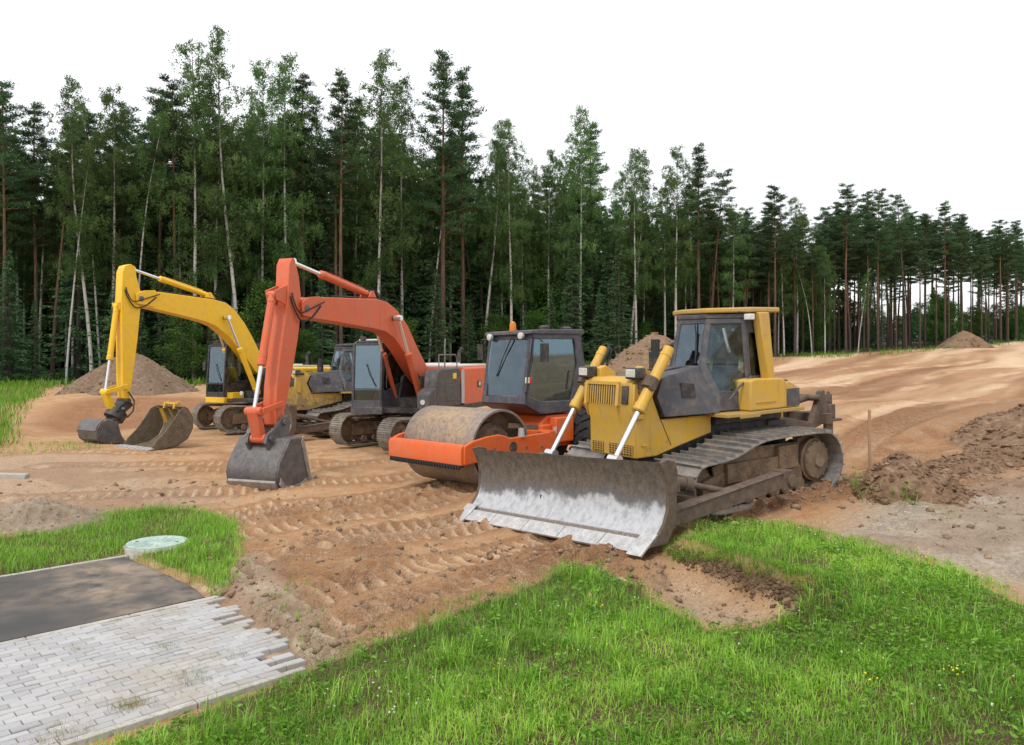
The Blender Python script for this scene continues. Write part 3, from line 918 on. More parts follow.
# ------------------------------------------------------------------ bulldozer
def blade_mat():
    m = NT('scoured_blade')
    co = m.coord()
    h = m.attr('up')
    mp = m.node('ShaderNodeMapping'); mp.inputs['Scale'].default_value = (1, 1.0, .62); m.link(co, mp.inputs['Vector'])
    n1 = m.noise(co, 1.6, 5, .6); n2 = m.noise(mp.outputs[0], 11, 6, .65); n3 = m.noise(mp.outputs[0], 46, 4, .7)
    mud = m.mix(m.maprange(n2, .35, .65), (.075, .062, .05), (.15, .12, .095))
    mud = m.mix(m.maprange(n3, .5, .7, 0, .5), mud, (.30, .235, .17))
    hh = m.math('ADD', h, m.math('MULTIPLY', m.math('SUBTRACT', n1, .5), .75))
    hh = m.math('ADD', hh, m.math('MULTIPLY', m.math('SUBTRACT', n2, .5), .14))
    pol = m.maprange(hh, .47, .37)
    blue = m.maprange(hh, .62, .5)
    c = m.mix(m.math('MULTIPLY', blue, .5), mud, (.12, .13, .155))
    bright = m.mix(m.maprange(n2, .45, .72), (.50, .51, .535), (.30, .29, .285))
    c = m.mix(pol, c, bright)
    rim = m.math('MULTIPLY', m.maprange(h, .155, .14), m.maprange(n3, .35, .5, .5, 1))
    c = m.mix(rim, c, (.16, .125, .095))
    m.col(c)
    m.metal(m.math('MULTIPLY', pol, .35))
    m.rough(m.mix(pol, (.8, .8, .8), (.42, .42, .42)))
    m.bump(n3, .25, .005)
    return m.m
BLADEMAT = blade_mat()

def make_bulldozer(root, yel, dark, front_mat, lifts=True, roof_mat=None):
    with_ripper = True
    # --- crawlers
    loop = [(1.80, .42), (1.79, .62), (1.70, .78), (1.54, .87), (1.2, .90), (.85, .94), (.5, 1.04), (.15, 1.12), (-.3, 1.14), (-.8, 1.14), (-1.3, 1.13), (-1.62, 1.08), (-1.84, .92), (-1.96, .68), (-1.96, .45), (-1.84, .22), (-1.6, .06), (-1.3, .0), (-.6, 0), (.3, 0), (1.1, 0), (1.45, .06), (1.68, .2)]
    for s in (1, -1):
        y = 1.02 * s
        tr = shoe_track(loop, y, .91, .192, (.42,), .055, .022).build('track', DOZSHOE, root)
        fr = MB()
        fr.prism([(1.35, .30), (1.35, .52), (.9, .62), (-.9, .66), (-1.05, .52), (-1.1, .26), (.9, .22)], 'y', y - .24, y + .24)
        fr.box((.1, y + s * .26, .60), (1.5, .08, .30)); fr.box((-.62, y + s * .26, .72), (.5, .12, .38))
        fr.prism([(.98, .25), (1.1, .72), (.2, .95), (-.95, .92), (-1.05, .3)], 'y', y + s * .18, y + s * .22)
        for k in range(7):
            fr.lathe((1.0 - k * .33, y, .21), (0, 1, 0), [(-.27, .05), (-.27, .13), (-.18, .13), (-.17, .10), (.17, .10), (.18, .13), (.27, .13), (.27, .05)], 16)
        fr.lathe((.35, y, .93), (0, 1, 0), [(-.2, .04), (-.2, .09), (.2, .09), (.2, .04)], 14)
        fr.build('track_frame', MUDSTEEL, tr, bevel=.012)
        idw = MB(); idw.lathe((1.33, y, .44), (0, 1, 0), [(-.14, .06), (-.14, .3), (-.09, .34), (-.09, .36), (.09, .36), (.09, .34), (.14, .3), (.14, .06)], 32)
        idw.build('idler_wheel', MUDSTEEL, tr, bevel=.008)
        sp = MB(); sprocket(sp, (-1.48, y, .58), .44, .09)
        sp.build('drive_sprocket', MUDSTEEL, tr)
        fd = MB(); fd.lathe((-1.52, y, .57), (0, s, 0), [(-.3, .30), (.05, .34), (.10, .36), (.16, .36), (.17, .33), (.22, .32), (.24, .28), (.25, .14), (.29, .12), (.29, .001)], 36)
        for k in range(12):
            a = 2 * pi * k / 12
            fd.cyl((-1.52 + .30 * cos(a), y + s * .2, .57 + .30 * sin(a)), (-1.52 + .30 * cos(a), y + s * .25, .57 + .30 * sin(a)), .02, n=6)
        fd.build('final_drive', steel('dusty_hub', (.19, .13, .085), (.29, .21, .14), .85, 0, 6, .3), tr, bevel=.006)
    # --- chassis and belly
    ch = MB()
    ch.box((0, 0, .95), (3.2, .84, .9)); ch.box((-.6, 0, 1.30), (1.7, 1.2, .12)); ch.box((-1.5, 0, .85), (.5, .95, .7))
    ch.cyl((.7, -1.0, .62), (.7, 1.0, .62), .09, n=14); ch.cyl((-1.5, -.95, .58), (-1.5, .95, .58), .2, n=18)
    ch.build('chassis', BLACKPAINT, root, bevel=.02)
    # --- engine hood: sheet metal nose and lower sides
    hd = MB()
    hd.prism([(2.05, 2.02), (2.08, 1.66), (1.99, 1.42), (1.99, .86), (1.55, .86), (1.1, .96), (.3, 1.12), (.3, 1.42), (1.46, 1.42), (1.62, 1.78), (1.48, 2.07), (1.75, 2.09), (1.98, 2.08)], 'y', -.53, .53)
    for s in (-1, 1):                                  # chamfered cheeks beside the grille
        hd.prism([(2.055, 2.0), (2.082, 1.66), (2.0, 1.45), (1.85, 1.45), (1.85, 2.0)], 'y', s * .53, s * .58)
    hood = hd.build('engine_hood', yel, root, bevel=.02)
    for s in (-1, 1):                                  # panel joints, hinges and a grab bar on the hood
        sm_ = MB(); sm_.bar((1.24, s * .5315, 1.0), (1.46, s * .5315, 1.42), .012, .006, (0, 1, 0)); sm_.build('panel_joint', BLACKPAINT, hood)
        for q_ in ((1.82, 1.55), (1.82, 1.05)):
            hg = MB(); hg.box((q_[0], s * .535, q_[1]), (.10, .02, .05)); hg.cyl((q_[0] - .05, s * .545, q_[1]), (q_[0] + .05, s * .545, q_[1]), .012, n=8); hg.build('hinge', yel, hood)
    gb_ = MB(); gb_.tube([(1.7, .25, 2.07), (1.7, .25, 2.17), (1.3, .25, 2.20), (1.3, .25, 2.10)], .014, 8); gb_.build('grab_bar', BLACKPAINT, hood)
    gr = MB()                                          # slatted radiator grille, standing in a recess
    gr.box((2.066, -.12, 1.83), (.02, .68, .30), (0, RAD(-4), 0))
    g_o = gr.build('grille_backing', BLACKPAINT, hood)
    gl = MB()
    for k in range(13):
        yy = -.44 + k * .054
        gl.bar((2.068, yy, 1.985), (2.098, yy, 1.675), .018, .014, (1, 0, 0))
    gl.bar((2.06, -.48, 1.99), (2.10, -.48, 1.66), .05, .06, (1, 0, 0)); gl.bar((2.06, .25, 1.99), (2.10, .25, 1.66), .07, .06, (1, 0, 0))
    gl.bar((2.065, -.5, 2.0), (2.065, .27, 2.0), .05, .05)
    gl.build('grille', front_mat, hood)
    sl = MB(); sl.box((2.078, .40, 1.83), (.03, .14, .28), (0, RAD(-4), 0))
    sl.build('intake_slot', BLACKPAINT, hood, bevel=.01)
    lo = MB()
    for y0, y1 in ((-.45, -.2), (-.05, .47)):
        lo.box((1.995, (y0 + y1) / 2, .98), (.02, y1 - y0, .15))
    lo.build('lower_grille', BLACKPAINT, hood)
    lm = MB()
    for y0, y1 in ((-.45, -.2), (-.05, .47)):
        for k in range(4): lm.box((2.012, (y0 + y1) / 2, .93 + k * .035), (.012, y1 - y0, .008))
        n = int((y1 - y0) / .06)
        for k in range(n + 1): lm.box((2.012, y0 + k * (y1 - y0) / n, .98), (.012, .009, .15))
    lm.build('grille_mesh', yel, hood)
    for s in (1, -1):
        hl = MB(); hl.box((2.0, s * .55, 2.16), (.20, .25, .17)); hl.box((1.82, s * .5, 2.10), (.2, .1, .08))
        ho = hl.build('headlight', BLACKPAINT, hood, bevel=.02)
        ln = MB(); ln.box((2.105, s * .55, 2.165), (.015, .20, .12)); ln.build('lens', LAMPGLASS, ho, bevel=.01)
        br = MB(); br.prism([(1.90, 2.05), (1.90, 2.22), (1.78, 2.26), (1.58, 2.14), (1.55, 2.05)], 'y', s * .42 - .07, s * .42 + .07)
        br.build('lamp_bracket', yel, hood, bevel=.015)
    # --- dark side panels flaring back to the cab
    for s in (1, -1):
        sp = MB()
        P1, P2, P3, P4, P5 = (1.46, .585, 2.06), (1.60, .585, 1.78), (1.44, .60, 1.46), (.33, .76, 1.46), (.33, .32, 2.19)
        T1, T5 = (1.30, .585, 2.105), (.30, .18, 2.21)
        C = [(1.3, .1, 2.1), (.3, .1, 2.2), (.3, .1, 1.45), (1.44, .1, 1.46)]
        pts = [P1, P2, P3, P4, P5, T1] + C + [(1.46, .1, 2.07)]
        pts = [(x, y * s, z) for x, y, z in pts]
        sp.add(pts, [(0, 1, 2, 3, 5), (5, 3, 4), (5, 4, 7, 6), (0, 5, 6, 10), (2, 1, 0, 10, 6, 9), (3, 2, 9, 8), (4, 3, 8, 7), (6, 7, 8, 9)])
        po = sp.build('side_panel', dark, root, bevel=.012)
        vt = MB(); vt.add([(1.12, s * .640, 1.98), (.86, s * .678, 1.95), (.84, s * .692, 1.74), (1.10, s * .654, 1.74)], [(0, 1, 2, 3)])
        vt.add([(1.12, s * .63, 1.98), (.86, s * .66, 1.95), (.84, s * .675, 1.74), (1.10, s * .64, 1.74)], [(3, 2, 1, 0)])
        vt.build('vent', BLACKPAINT, po)
        wk = MB(); wk.box((-.55, s * .76, 1.425), (2.0, .46, .06)); wk.box((-.1, s * .99, 1.40), (.5, .03, .07))
        wk.build('walkway', paint('trodden_yellow', (.40, .25, .05), 1.6, .7, .9, .6, .3), root, bevel=.01)
        # rear side boxes
        tk = MB(); tk.prism([(-.17, 1.46), (-.17, 1.96), (-.30, 1.99), (-1.0, 1.97), (-1.12, 1.90), (-1.12, 1.46)], 'y', s * .52, s * .95)
        tko = tk.build('fender_box', yel, root, bevel=.03, seg=3)
        hs = MB(); hs.box((-.55, s * .955, 1.60), (.5, .02, .02)); hs.build('latch', yel, tko)
        hs = MB(); hs.cyl((-.72, s * .74, 1.97), (-.72, s * .74, 2.02), .06, n=14); hs.build('filler_cap', BLACKPAINT, tko, bevel=.008)
        lv = MB(); lv.prism([(-1.13, 1.46), (-1.13, 1.88), (-1.2, 1.92), (-1.46, 1.80), (-1.5, 1.74), (-1.5, 1.46)], 'y', s * .50, s * .93)
        lvo = lv.build('louvre_box', yel, root, bevel=.02)
        lp = MB(); lp.box((-1.31, s * .935, 1.63), (.34, .012, .30))
        lp.build('louvre', dark, lvo, bevel=.006)
        l2 = MB()
        for k in range(3):
            x = -1.20 - k * .10
            l2.box((x, s * .72, 1.925 - (k + .3) * .045), (.075, .38, .012), (0, RAD(-25), 0))
        l2.build('top_louvre', dark, lvo)
    rb = MB(); rb.prism([(-.85, 1.3), (-.85, 1.98), (-1.35, 1.98), (-1.62, 1.75), (-1.62, 1.2)], 'y', -.52, .52)
    rb.build('rear_tank', yel, root, bevel=.03)
    # --- hexagonal cab
    cb = MB()
    A, B, Cc, Fp = (.14, .31, 3.0), (-.30, .75, 2.98), (-.39, .75, 1.47), (.28, .68, 1.47)
    D = (.34, .33, 2.17)
    gi = [(.105, .37, 2.90), (-.235, .715, 2.90), (-.315, .745, 1.77), (.20, .62, 1.80), (.27, .40, 2.25)]
    glass_sets = []
    for s in (1, -1):
        fl = lambda p: (p[0], p[1] * s, p[2])
        outer = [fl(q) for q in (A, B, Cc, Fp, D)]; inner = [fl(q) for q in gi]
        ring3(cb, outer, inner, (-.03, -s * .04, 0))
        so = [fl(q) for q in ((-.30, .75, 2.98), (-.80, .73, 2.98), (-.84, .73, 1.47), (-.39, .75, 1.47))]
        si = [fl(q) for q in ((-.37, .75, 2.74), (-.72, .735, 2.74), (-.76, .735, 2.02), (-.43, .75, 2.02))]
        ring3(cb, so, si, (0, -s * .04, 0))
        glass_sets.append(([Vector(q) + Vector((-.012, -s * .016, 0)) for q in inner], [Vector(q) + Vector((0, -s * .016, 0)) for q in si], s))
    wo = [(.14, -.31, 3.0), (.14, .31, 3.0), (.34, .33, 2.15), (.34, -.33, 2.15)]
    wi = [(.145, -.26, 2.90), (.145, .26, 2.90), (.315, .27, 2.21), (.315, -.27, 2.21)]
    ring3(cb, wo, wi, (-.04, 0, 0))
    ro = [(-.80, -.73, 2.98), (-.80, .73, 2.98), (-.84, .73, 1.47), (-.84, -.73, 1.47)]
    ri = [(-.80, -.6, 2.82), (-.80, .6, 2.82), (-.82, .6, 2.05), (-.82, -.6, 2.05)]
    ring3(cb, ro, ri, (.04, 0, 0))
    cb.prism([(.16, -.31), (.16, .31), (-.30, .78), (-.84, .78), (-.84, -.78), (-.30, -.78)], 'z', 2.985, 3.06)
    cb.prism([(.30, -.3), (.30, .3), (-.3, .7), (-.8, .7), (-.8, -.7), (-.3, -.7)], 'z', 1.40, 1.48)
    cab = cb.build('cab', dark, root, bevel=.012)
    for gd, gs, s in glass_sets:
        w = MB(); pane(w, [gd[0], gd[1], gd[1].lerp(gd[2], .60), gd[4]], (-.006, -s * .008, 0)); w.build('door_window', GLASSD, cab, smooth=False)
        w = MB(); pane(w, [gd[4], gd[1].lerp(gd[2], .60), gd[2], gd[3]], (-.006, -s * .008, 0)); w.build('lower_door_window', GLASSD, cab, smooth=False)
        w = MB(); pane(w, gs, (0, -s * .008, 0)); w.build('side_window', GLASS, cab, smooth=False)
        hr = MB(); hr.tube([(-.36, s * .81, 2.02), (-.05, s * .80, 1.85), (.12, s * .80, 1.70), (.16, s * .78, 1.66)], .018, 8); hr.tube([(-.36, s * .81, 2.02), (-.42, s * .77, 2.02)], .018, 8)
        hr.build('grab_rail', dark, cab)
    w = MB(); pane(w, [Vector(q) + Vector((-.015, 0, 0)) for q in wi], (-.008, 0, 0)); w.build('windscreen', GLASSB, cab, smooth=False)
    w = MB(); pane(w, [Vector(q) + Vector((.015, 0, 0)) for q in ri], (.008, 0, 0)); w.build('rear_window', GLASS, cab, smooth=False)
    wp = MB(); wp.tube([(.16, .08, 2.92), (.22, .16, 2.60), (.27, .20, 2.38)], .012, 6); wp.bar((.20, .14, 2.75), (.30, .2, 2.25), .02, .02)
    wp.build('wiper', RUBBER, cab)
    seat(cab, -.45, 0, 1.86)
    cs = MB(); cs.box((.12, 0, 1.85), (.25, .5, .75)); cs.box((-.4, .5, 1.8), (.6, .16, .5)); cs.box((-.4, -.5, 1.8), (.6, .16, .5)); cs.cyl((-.15, .5, 2.05), (-.12, .5, 2.25), .025, n=8)
    cs.build('console', BLACKPAINT, cab, bevel=.02)
    cu = MB(); cu.box((-.1, .52, 2.62), (.05, .03, .42), (RAD(8), RAD(10), 0)); cu.build('sun_visor', WHITEPAINT, cab)
        # --- canopy on its two posts
    rf = MB(); rf.prism([(.10, -.30), (.18, .34), (-.30, .87), (-1.05, .87), (-1.05, -.87), (-.30, -.87)], 'z', 3.075, 3.16)
    roof = rf.build('roof', roof_mat or paint('stained_roof_paint', (.48, .30, .05), .2, 0, 1.0, .6, .3, (.10, .06, .03)), root, bevel=.025, seg=3)
    for s in (1, -1):
        po = MB(); po.prism([(-.44, 3.075), (-.70, 3.075), (-.86, 1.80), (-.70, 1.80)], 'y', s * .76, s * .92)
        po.build('roll_post', yel, root, bevel=.02)
    wl = MB(); wl.box((-.30, .83, 3.0), (.14, .12, .10)); wl.build('work_light', WHITEPAINT, roof, bevel=.015)
    # --- exhaust
    ex = MB(); ex.tube([(.72, -.30, 2.0), (.72, -.30, 2.45), (.72, -.30, 2.66)], .075, 14); ex.lathe((.72, -.3, 2.1), (0, 0, 1), [(0, .11), (.35, .11), (.36, .08)], 16)
    ex.build('exhaust_pipe', BLACKPAINT, root)
    # --- blade (angled and tilted as it was dropped)
    U0 = 44
    prof = [(0.0, 1.12), (-.06, 1.0), (-.115, .84), (-.135, .66), (-.115, .48), (-.055, .32), (.04, .2), (.13, .11)]
    pr, _ = resample(prof, .06, False)
    prf = [p for p, t in pr] + [Vector(prof[-1])]
    n = len(prf)
    def BL(t, u, w):        # t: 0 at machine left (+y) .. 1 at the right
        x = 2.97 + .36 * t + u; z = -.03 - .21 * t + w
        return (x, 1.97 - 3.94 * t, z)
    V = []; up = []
    for i in range(U0 + 1):
        for p in prf: V.append(BL(i / U0, p.x, p.y)); up.append(p.y / 1.12)
    for i in range(U0 + 1):
        for p in prf: V.append(BL(i / U0, p.x - .07, p.y - .01)); up.append(.9)
    Fs = []
    o2 = (U0 + 1) * n
    for i in range(U0):
        for j in range(n - 1):
            a = i * n + j
            Fs.append((a, a + n, a + n + 1, a + 1)); Fs.append((o2 + a + 1, o2 + a + n + 1, o2 + a + n, o2 + a))
        for j in (0, n - 1):
            a = i * n + j; Fs.append((a, o2 + a, o2 + a + n, a + n))
    blade = np_mesh('blade', np.array(V), np.array(Fs), BLADEMAT, root, {'up': ('POINT', np.array(up))}, smooth=True)
    blade.data.set_sharp_from_angle(angle=RAD(40))
    for t, s in ((0, 1), (1, -1)):
        ep = MB()
        x, y, z = BL(t, 0, 0)
        poly = [(.012, 1.13), (-.10, 1.155), (-.26, 1.12), (-.30, .98), (-.26, .30), (-.10, .06), (.26, .05), (.14, .12), (.05, .21), (-.045, .33), (-.105, .49), (-.123, .66), (-.105, .84), (-.05, 1.0)]
        ep.prism([(x + u, z + w) for u, w in poly], 'y', y, y + s * .05)
        ep.build('end_plate', RUSTSTEEL, blade, bevel=.012)
    rbm = MB()
    a, b = BL(0, -.30, .75), BL(1, -.30, .75)
    rbm.bar(a, b, .2, .12); rbm.bar(BL(0, -.28, .32), BL(1, -.28, .32), .22, .14); rbm.bar(BL(.02, -.10, 1.07), BL(.98, -.10, 1.07), .08, .05)
    for t in (.12, .3, .42, .58, .7, .88): rbm.bar(BL(t, -.30, .2), BL(t, -.30, 1.0), .05, .16, (1, 0, 0))
    rbm.build('blade_stiffener', RUSTSTEEL, blade, bevel=.008)
    ce = MB()
    for k in range(5):
        t0, t1 = k / 5 + .002, (k + 1) / 5 - .002
        vs = [BL(t, u, w) for t in (t0, t1) for u, w in ((.115, .105), (.145, .135), (.33, .0), (.31, -.03))]
        ce.add(vs, [(0, 1, 2, 3), (7, 6, 5, 4), (0, 4, 5, 1), (1, 5, 6, 2), (2, 6, 7, 3), (3, 7, 4, 0)])
    for t0, t1 in ((-.012, .05), (.95, 1.012)):
        vs = [BL(t, u, w) for t in (t0, t1) for u, w in ((.07, .20), (.10, .21), (.40, -.02), (.37, -.04))]
        ce.add(vs, [(0, 1, 2, 3), (7, 6, 5, 4), (0, 4, 5, 1), (1, 5, 6, 2), (2, 6, 7, 3), (3, 7, 4, 0)])
    ce.build('cutting_edge', WORNSTEEL, blade, bevel=.004)
    # --- push arms, braces, lift cylinders
    for s in (1, -1):
        t = 0 if s > 0 else 1
        fx = BL(t, -.22, .3)
        pa = MB(); pa.bar((fx[0] - .05, s * 1.76, fx[2] + .0), (.12, s * 1.72, .50), .17, .24)
        pa.bar((.2, s * 1.72, .49), (-.06, s * 1.70, .48), .22, .30); pa.cyl((0, s * 1.48, .47), (0, s * 1.86, .47), .10, n=16)
        pa.bar((fx[0] - .04, s * 1.76, fx[2] + .09), (.10, s * 1.72, .615), .20, .02)
        pao = pa.build('push_arm', RUSTSTEEL, root, bevel=.015)
        br = MB(); br.cyl((fx[0] - .05, s * 1.55, fx[2] + .5), (2.1, s * 1.62, .66), .09, n=16); br.cyl((2.1, s * 1.62, .66), (1.25, s * 1.70, .44), .045, n=12)
        br.cyl((2.14, s * 1.617, .665), (2.02, s * 1.63, .645), .105, n=16)
        br.build('tilt_brace', RUSTSTEEL, root)
        db = MB(); db.bar((fx[0] - .05, s * .4, fx[2] + .2), (2.0, s * 1.66, .42), .1, .1); db.build('diagonal_brace', RUSTSTEEL, root)
        tz = BL(.5 - s * .19, -.15, .9)
        if not lifts: continue
        hydraulic('lift_cylinder', (1.46, s * .74, 2.54), (2.62, s * .75, .95 + (0 if s > 0 else -.08)), .59, .085, .04, (yel, CHROME), root, lug=False)
        yk = MB(); yk.cyl((1.93, s * .56, 1.96), (1.93, s * .86, 1.96), .06, n=14); yk.lathe((1.89, s * .745, 2.01), (1.16, 0, -1.59), [(-.09, .10), (-.09, .115), (.09, .115), (.09, .10)], 18); yk.box((1.9, s * .6, 1.95), (.16, .12, .18))
        yk.build('trunnion', RUSTSTEEL, root, bevel=.01)
        hs = MB(); hs.tube([(1.45, s * .66, 2.56), (1.5, s * .60, 2.50), (1.62, s * .64, 2.25), (1.75, s * .62, 2.0), (1.8, s * .58, 1.85)], .022, 8)
        hs.build('hydraulic_hose', RUBBER, root); hs = MB()
        hs.tube([(1.47, s * .80, 2.56), (1.40, s * .75, 2.60), (1.40, s * .64, 2.5), (1.55, s * .62, 2.2), (1.72, s * .6, 1.95)], .022, 8)
        hs.build('hydraulic_hose', RUBBER, root)
    # --- ripper
    if with_ripper:
        rp = MB()
        for s in (-1, 1):
            rp.prism([(-1.6, 1.0), (-1.6, 1.25), (-2.6, 1.05), (-2.9, 1.62), (-3.02, 1.64), (-3.12, 1.2), (-2.9, .98), (-2.3, .82)], 'y', s * .36 - .05, s * .36 + .05)
            rp.cyl((-1.75, s * .2, 1.35), (-2.75, s * .2, 1.5), .07, n=14)
            rp.cyl((-1.75, s * .2, .9), (-2.75, s * .2, .98), .06, n=12)
        rp.box((-2.95, 0, 1.1), (.18, 1.1, .2)); rp.box((-3.3, 0, 1.12), (.62, .17, .16)); rp.box((-3.72, 0, 1.16), (.2, .24, .28)); rp.box((-3.78, 0, .99), (.38, .34, .05))
        rp.box((-3.74, 0, 1.38), (.11, .11, .18)); rp.box((-3.76, 0, 1.50), (.05, .05, .1)); rp.cyl((-2.75, -.5, 1.5), (-2.75, .5, 1.5), .06, n=12)
        rpo = rp.build('ripper', RUSTSTEEL, root, bevel=.012)
        sk = MB(); sk.prism([(-3.62, 1.5), (-3.82, 1.5), (-3.86, .7), (-3.8, .38), (-3.72, .36), (-3.66, .6)], 'y', -.045, .045)
        sk.build('shank', RUSTSTEEL, rpo, bevel=.008)
    return root
YEL_A = paint('bright_excavator_yellow', (.80, .48, .010), .9, .55, .2, .4, .05, (.06, .045, .03))
YEL_E = paint('faded_dozer_yellow', (.58, .335, .024), 1.25, .75, .75, .45, .20, (.07, .045, .028))
YEL_C = paint('dusty_dozer_yellow', (.50, .31, .03), 2.0, .85, .6, .5, .25)
ORANGE_B = paint('faded_orange_red', (.60, .108, .034), 1.0, .5, .9, .45, .10, (.06, .035, .025))
ORANGE_D = paint('roller_orange', (.66, .105, .012), .85, .5, .3, .42, .10, (.10, .05, .03))

dozer = empty('bulldozer', (3.23, 13.21, .13), (RAD(-1.09), RAD(2.11), RAD(-145.43)))
tag(dozer, 'large yellow bulldozer with charcoal cab panels and scoured blade beside the grass verge', 'bulldozer')
make_bulldozer(dozer, YEL_E, GREYPAINT, YEL_E)
dozer2 = empty('bulldozer', (-6.11, 27.8, -.03), (RAD(.6), RAD(.46), RAD(-139.9)))
tag(dozer2, 'smaller looking muddy bulldozer parked between the yellow and the orange excavator', 'bulldozer')
make_bulldozer(dozer2, YEL_C, GREYPAINT, GREYPAINT, False, GREYPAINT)

# ------------------------------------------------------------------ excavators
def make_excavator(root, spec):
    col, cabcol, skirt = spec['col'], spec['cabcol'], spec['skirt']
    uy = spec['under_yaw']
    cu_, su = cos(uy), sin(uy)
    # crawler undercarriage (turned against the house)
    loop = [(2.22, .46), (2.17, .68), (2.02, .86), (1.8, .93), (1.2, .91), (.4, .885), (-.5, .885), (-1.4, .91), (-1.82, .93), (-2.02, .86), (-2.17, .68), (-2.22, .46), (-2.16, .24), (-2.0, .07), (-1.75, .0), (-.8, 0), (.6, 0), (1.75, .0), (2.0, .07), (2.16, .24)]
    loop = loop[::-1][-1:] + loop[:-1] if False else loop
    cwise = loop                                        # front, over the top, to the back
    for s in (1, -1):
        y = s * 1.195
        tr = shoe_track(cwise, y, .6, .19, (-.3, .05, .4), .026, .018).build('track', SHOESTEEL, root)
        tr.rotation_euler = (0, 0, uy)
        fr = MB()
        fr.prism([(1.75, .30), (1.72, .62), (1.3, .70), (-1.4, .70), (-1.75, .6), (-1.75, .3)], 'y', y - .2, y + .2)
        fr.prism([(1.95, .46), (1.3, .74), (-1.3, .74), (-1.95, .5), (-1.3, .22), (1.3, .22)], 'y', y - .10, y + .10)
        for k in range(8): fr.lathe((1.35 - k * .385, y, .19), (0, 1, 0), [(-.24, .04), (-.24, .10), (-.14, .10), (-.13, .08), (.13, .08), (.14, .10), (.24, .10), (.24, .04)], 14)
        for x in (.7, -.7): fr.lathe((x, y, .80), (0, 1, 0), [(-.15, .03), (-.15, .06), (.15, .06), (.15, .03)], 12)
        fr.build('track_frame', MUDSTEEL, tr, bevel=.012)
        iw = MB(); iw.lathe((1.80, y, .465), (0, 1, 0), [(-.11, .05), (-.11, .30), (-.07, .36), (.07, .36), (.11, .30), (.11, .05)], 28); iw.build('idler_wheel', MUDSTEEL, tr, bevel=.006)
        sp = MB(); sprocket(sp, (-1.80, y, .465), .37, .08, 21); sp.lathe((-1.8, y, .465), (0, 1, 0), [(-.22, .05), (-.22, .24), (.22, .24), (.22, .05)], 24); sp.build('drive_sprocket', MUDSTEEL, tr)
    cf = MB()
    cf.box((0, 0, .62), (1.9, 1.2, .34)); cf.box((.85, 0, .55), (.45, 2.1, .26)); cf.box((-.85, 0, .55), (.45, 2.1, .26)); cf.cyl((0, 0, .75), (0, 0, 1.02), .62, n=32)
    cfo = cf.build('car_body', BLACKPAINT, root, bevel=.02); cfo.rotation_euler = (0, 0, uy)
    # house
    dk = MB(); dk.box((-.45, 0, 1.08), (4.0, 2.66, .14)); dk.box((.55, 0, 1.25), (.9, .78, .3))
    for s in (-1, 1): dk.prism([(.95, 1.1), (.6, 2.0), (.1, 2.12), (-.25, 1.95), (-.5, 1.1)], 'y', s * .30 - .04, s * .30 + .04)
    for s in (-1, 1): dk.prism([(.95, 1.05), (.92, 1.36), (.78, 1.40), (.62, 1.30), (.55, 1.05)], 'y', s * .42 - .07, s * .42 + .07)
    dk.build('deck', BLACKPAINT, root, bevel=.012)
    eng = MB()
    eng.prism([(-1.32, 1.15), (-1.32, 2.20), (-1.24, 2.27), (1.24, 2.27), (1.32, 2.20), (1.32, 1.15)], 'x', -.2, -2.05)
    eo = eng.build('engine_cover', col, root, bevel=.025, seg=3)
    tp = MB(); tp.box((-1.1, 0, 2.295), (1.8, 2.5, .06)); tp.box((-.7, .3, 2.33), (.7, 1.0, .08)); tp.build('engine_lid', WHITEPAINT, eo, bevel=.012)
    ex = MB(); ex.tube([(-1.5, .55, 2.2), (-1.5, .55, 2.62), (-1.5, .58, 2.74), (-1.52, .66, 2.82)], .055, 12); ex.build('exhaust_pipe', BLACKPAINT, eo)
    gp = MB(); gp.box((-.08, 1.325, 1.70), (.2, .012, .98)); gp.build('trim_strip', plain('trim_grey', (.42, .42, .42), .5), eo)
    lt = MB(); lt.box((-1.28, 1.325, 1.72), (.30, .02, .20)); lt.build('latch_plate', BLACKPAINT, eo, bevel=.006)
    lw = MB(); lw.prism([(-1.35, 1.665), (-1.31, 1.665), (-1.31, 1.715), (-1.265, 1.715), (-1.265, 1.665), (-1.225, 1.665), (-1.225, 1.795), (-1.265, 1.795), (-1.265, 1.745), (-1.31, 1.745), (-1.31, 1.795), (-1.35, 1.795)], 'y', 1.332, 1.342); lw.build('latch', WHITEPAINT, eo)
    cw = MB()
    arc = [(-2.05, -1.34)] + [(-2.05 - .78 * cos(RAD(a)) ** .6, 1.34 * sin(RAD(a))) for a in (-80, -65, -45, -22, 0, 22, 45, 65, 80)] + [(-2.05, 1.34)]
    cw.loft([[(x * .99, y * .96, .98) for x, y in arc], [(x, y, 1.10) for x, y in arc], [(x, y, 2.08) for x, y in arc], [(x * .985, y * .95, 2.22) for x, y in arc]])
    cw.build('counterweight', col, root, bevel=.03, seg=3)
    TX = 1.56 if spec['darktank'] else .75
    tk = MB(); tk.prism([(.02, 1.15), (.02, 2.2), (.1, 2.24), (TX - .16, 2.22), (TX - .06, 2.1), (TX, 1.72), (TX, 1.15)], 'y', .90, 1.31)
    tko = tk.build('fuel_tank', DARKTANK if spec['darktank'] else col, root, bevel=.03, seg=3)
    tl = MB(); tl.box((.45, 1.316, 2.02), (.22, .008, .16)); tl.build('warning_sticker', YELLOWSIGN, tko)
    tb = MB()
    if spec['darktank']: tb.prism([(1.50, 1.15), (1.50, 1.66), (1.62, 1.74), (1.95, 1.62), (2.0, 1.5), (2.0, 1.15)], 'y', .92, 1.30)
    tb.box((.6, 1.285, 1.55), (.9, .06, .5))
    tb.build('tool_box', DARKTANK if spec['darktank'] else col, root, bevel=.035, seg=3)
    tw = MB(); tw.cyl((1.985, 1.1, 1.36), (2.015, 1.1, 1.36), .07, n=16); tw.build('work_light', LAMPGLASS, root)
    rl = MB()
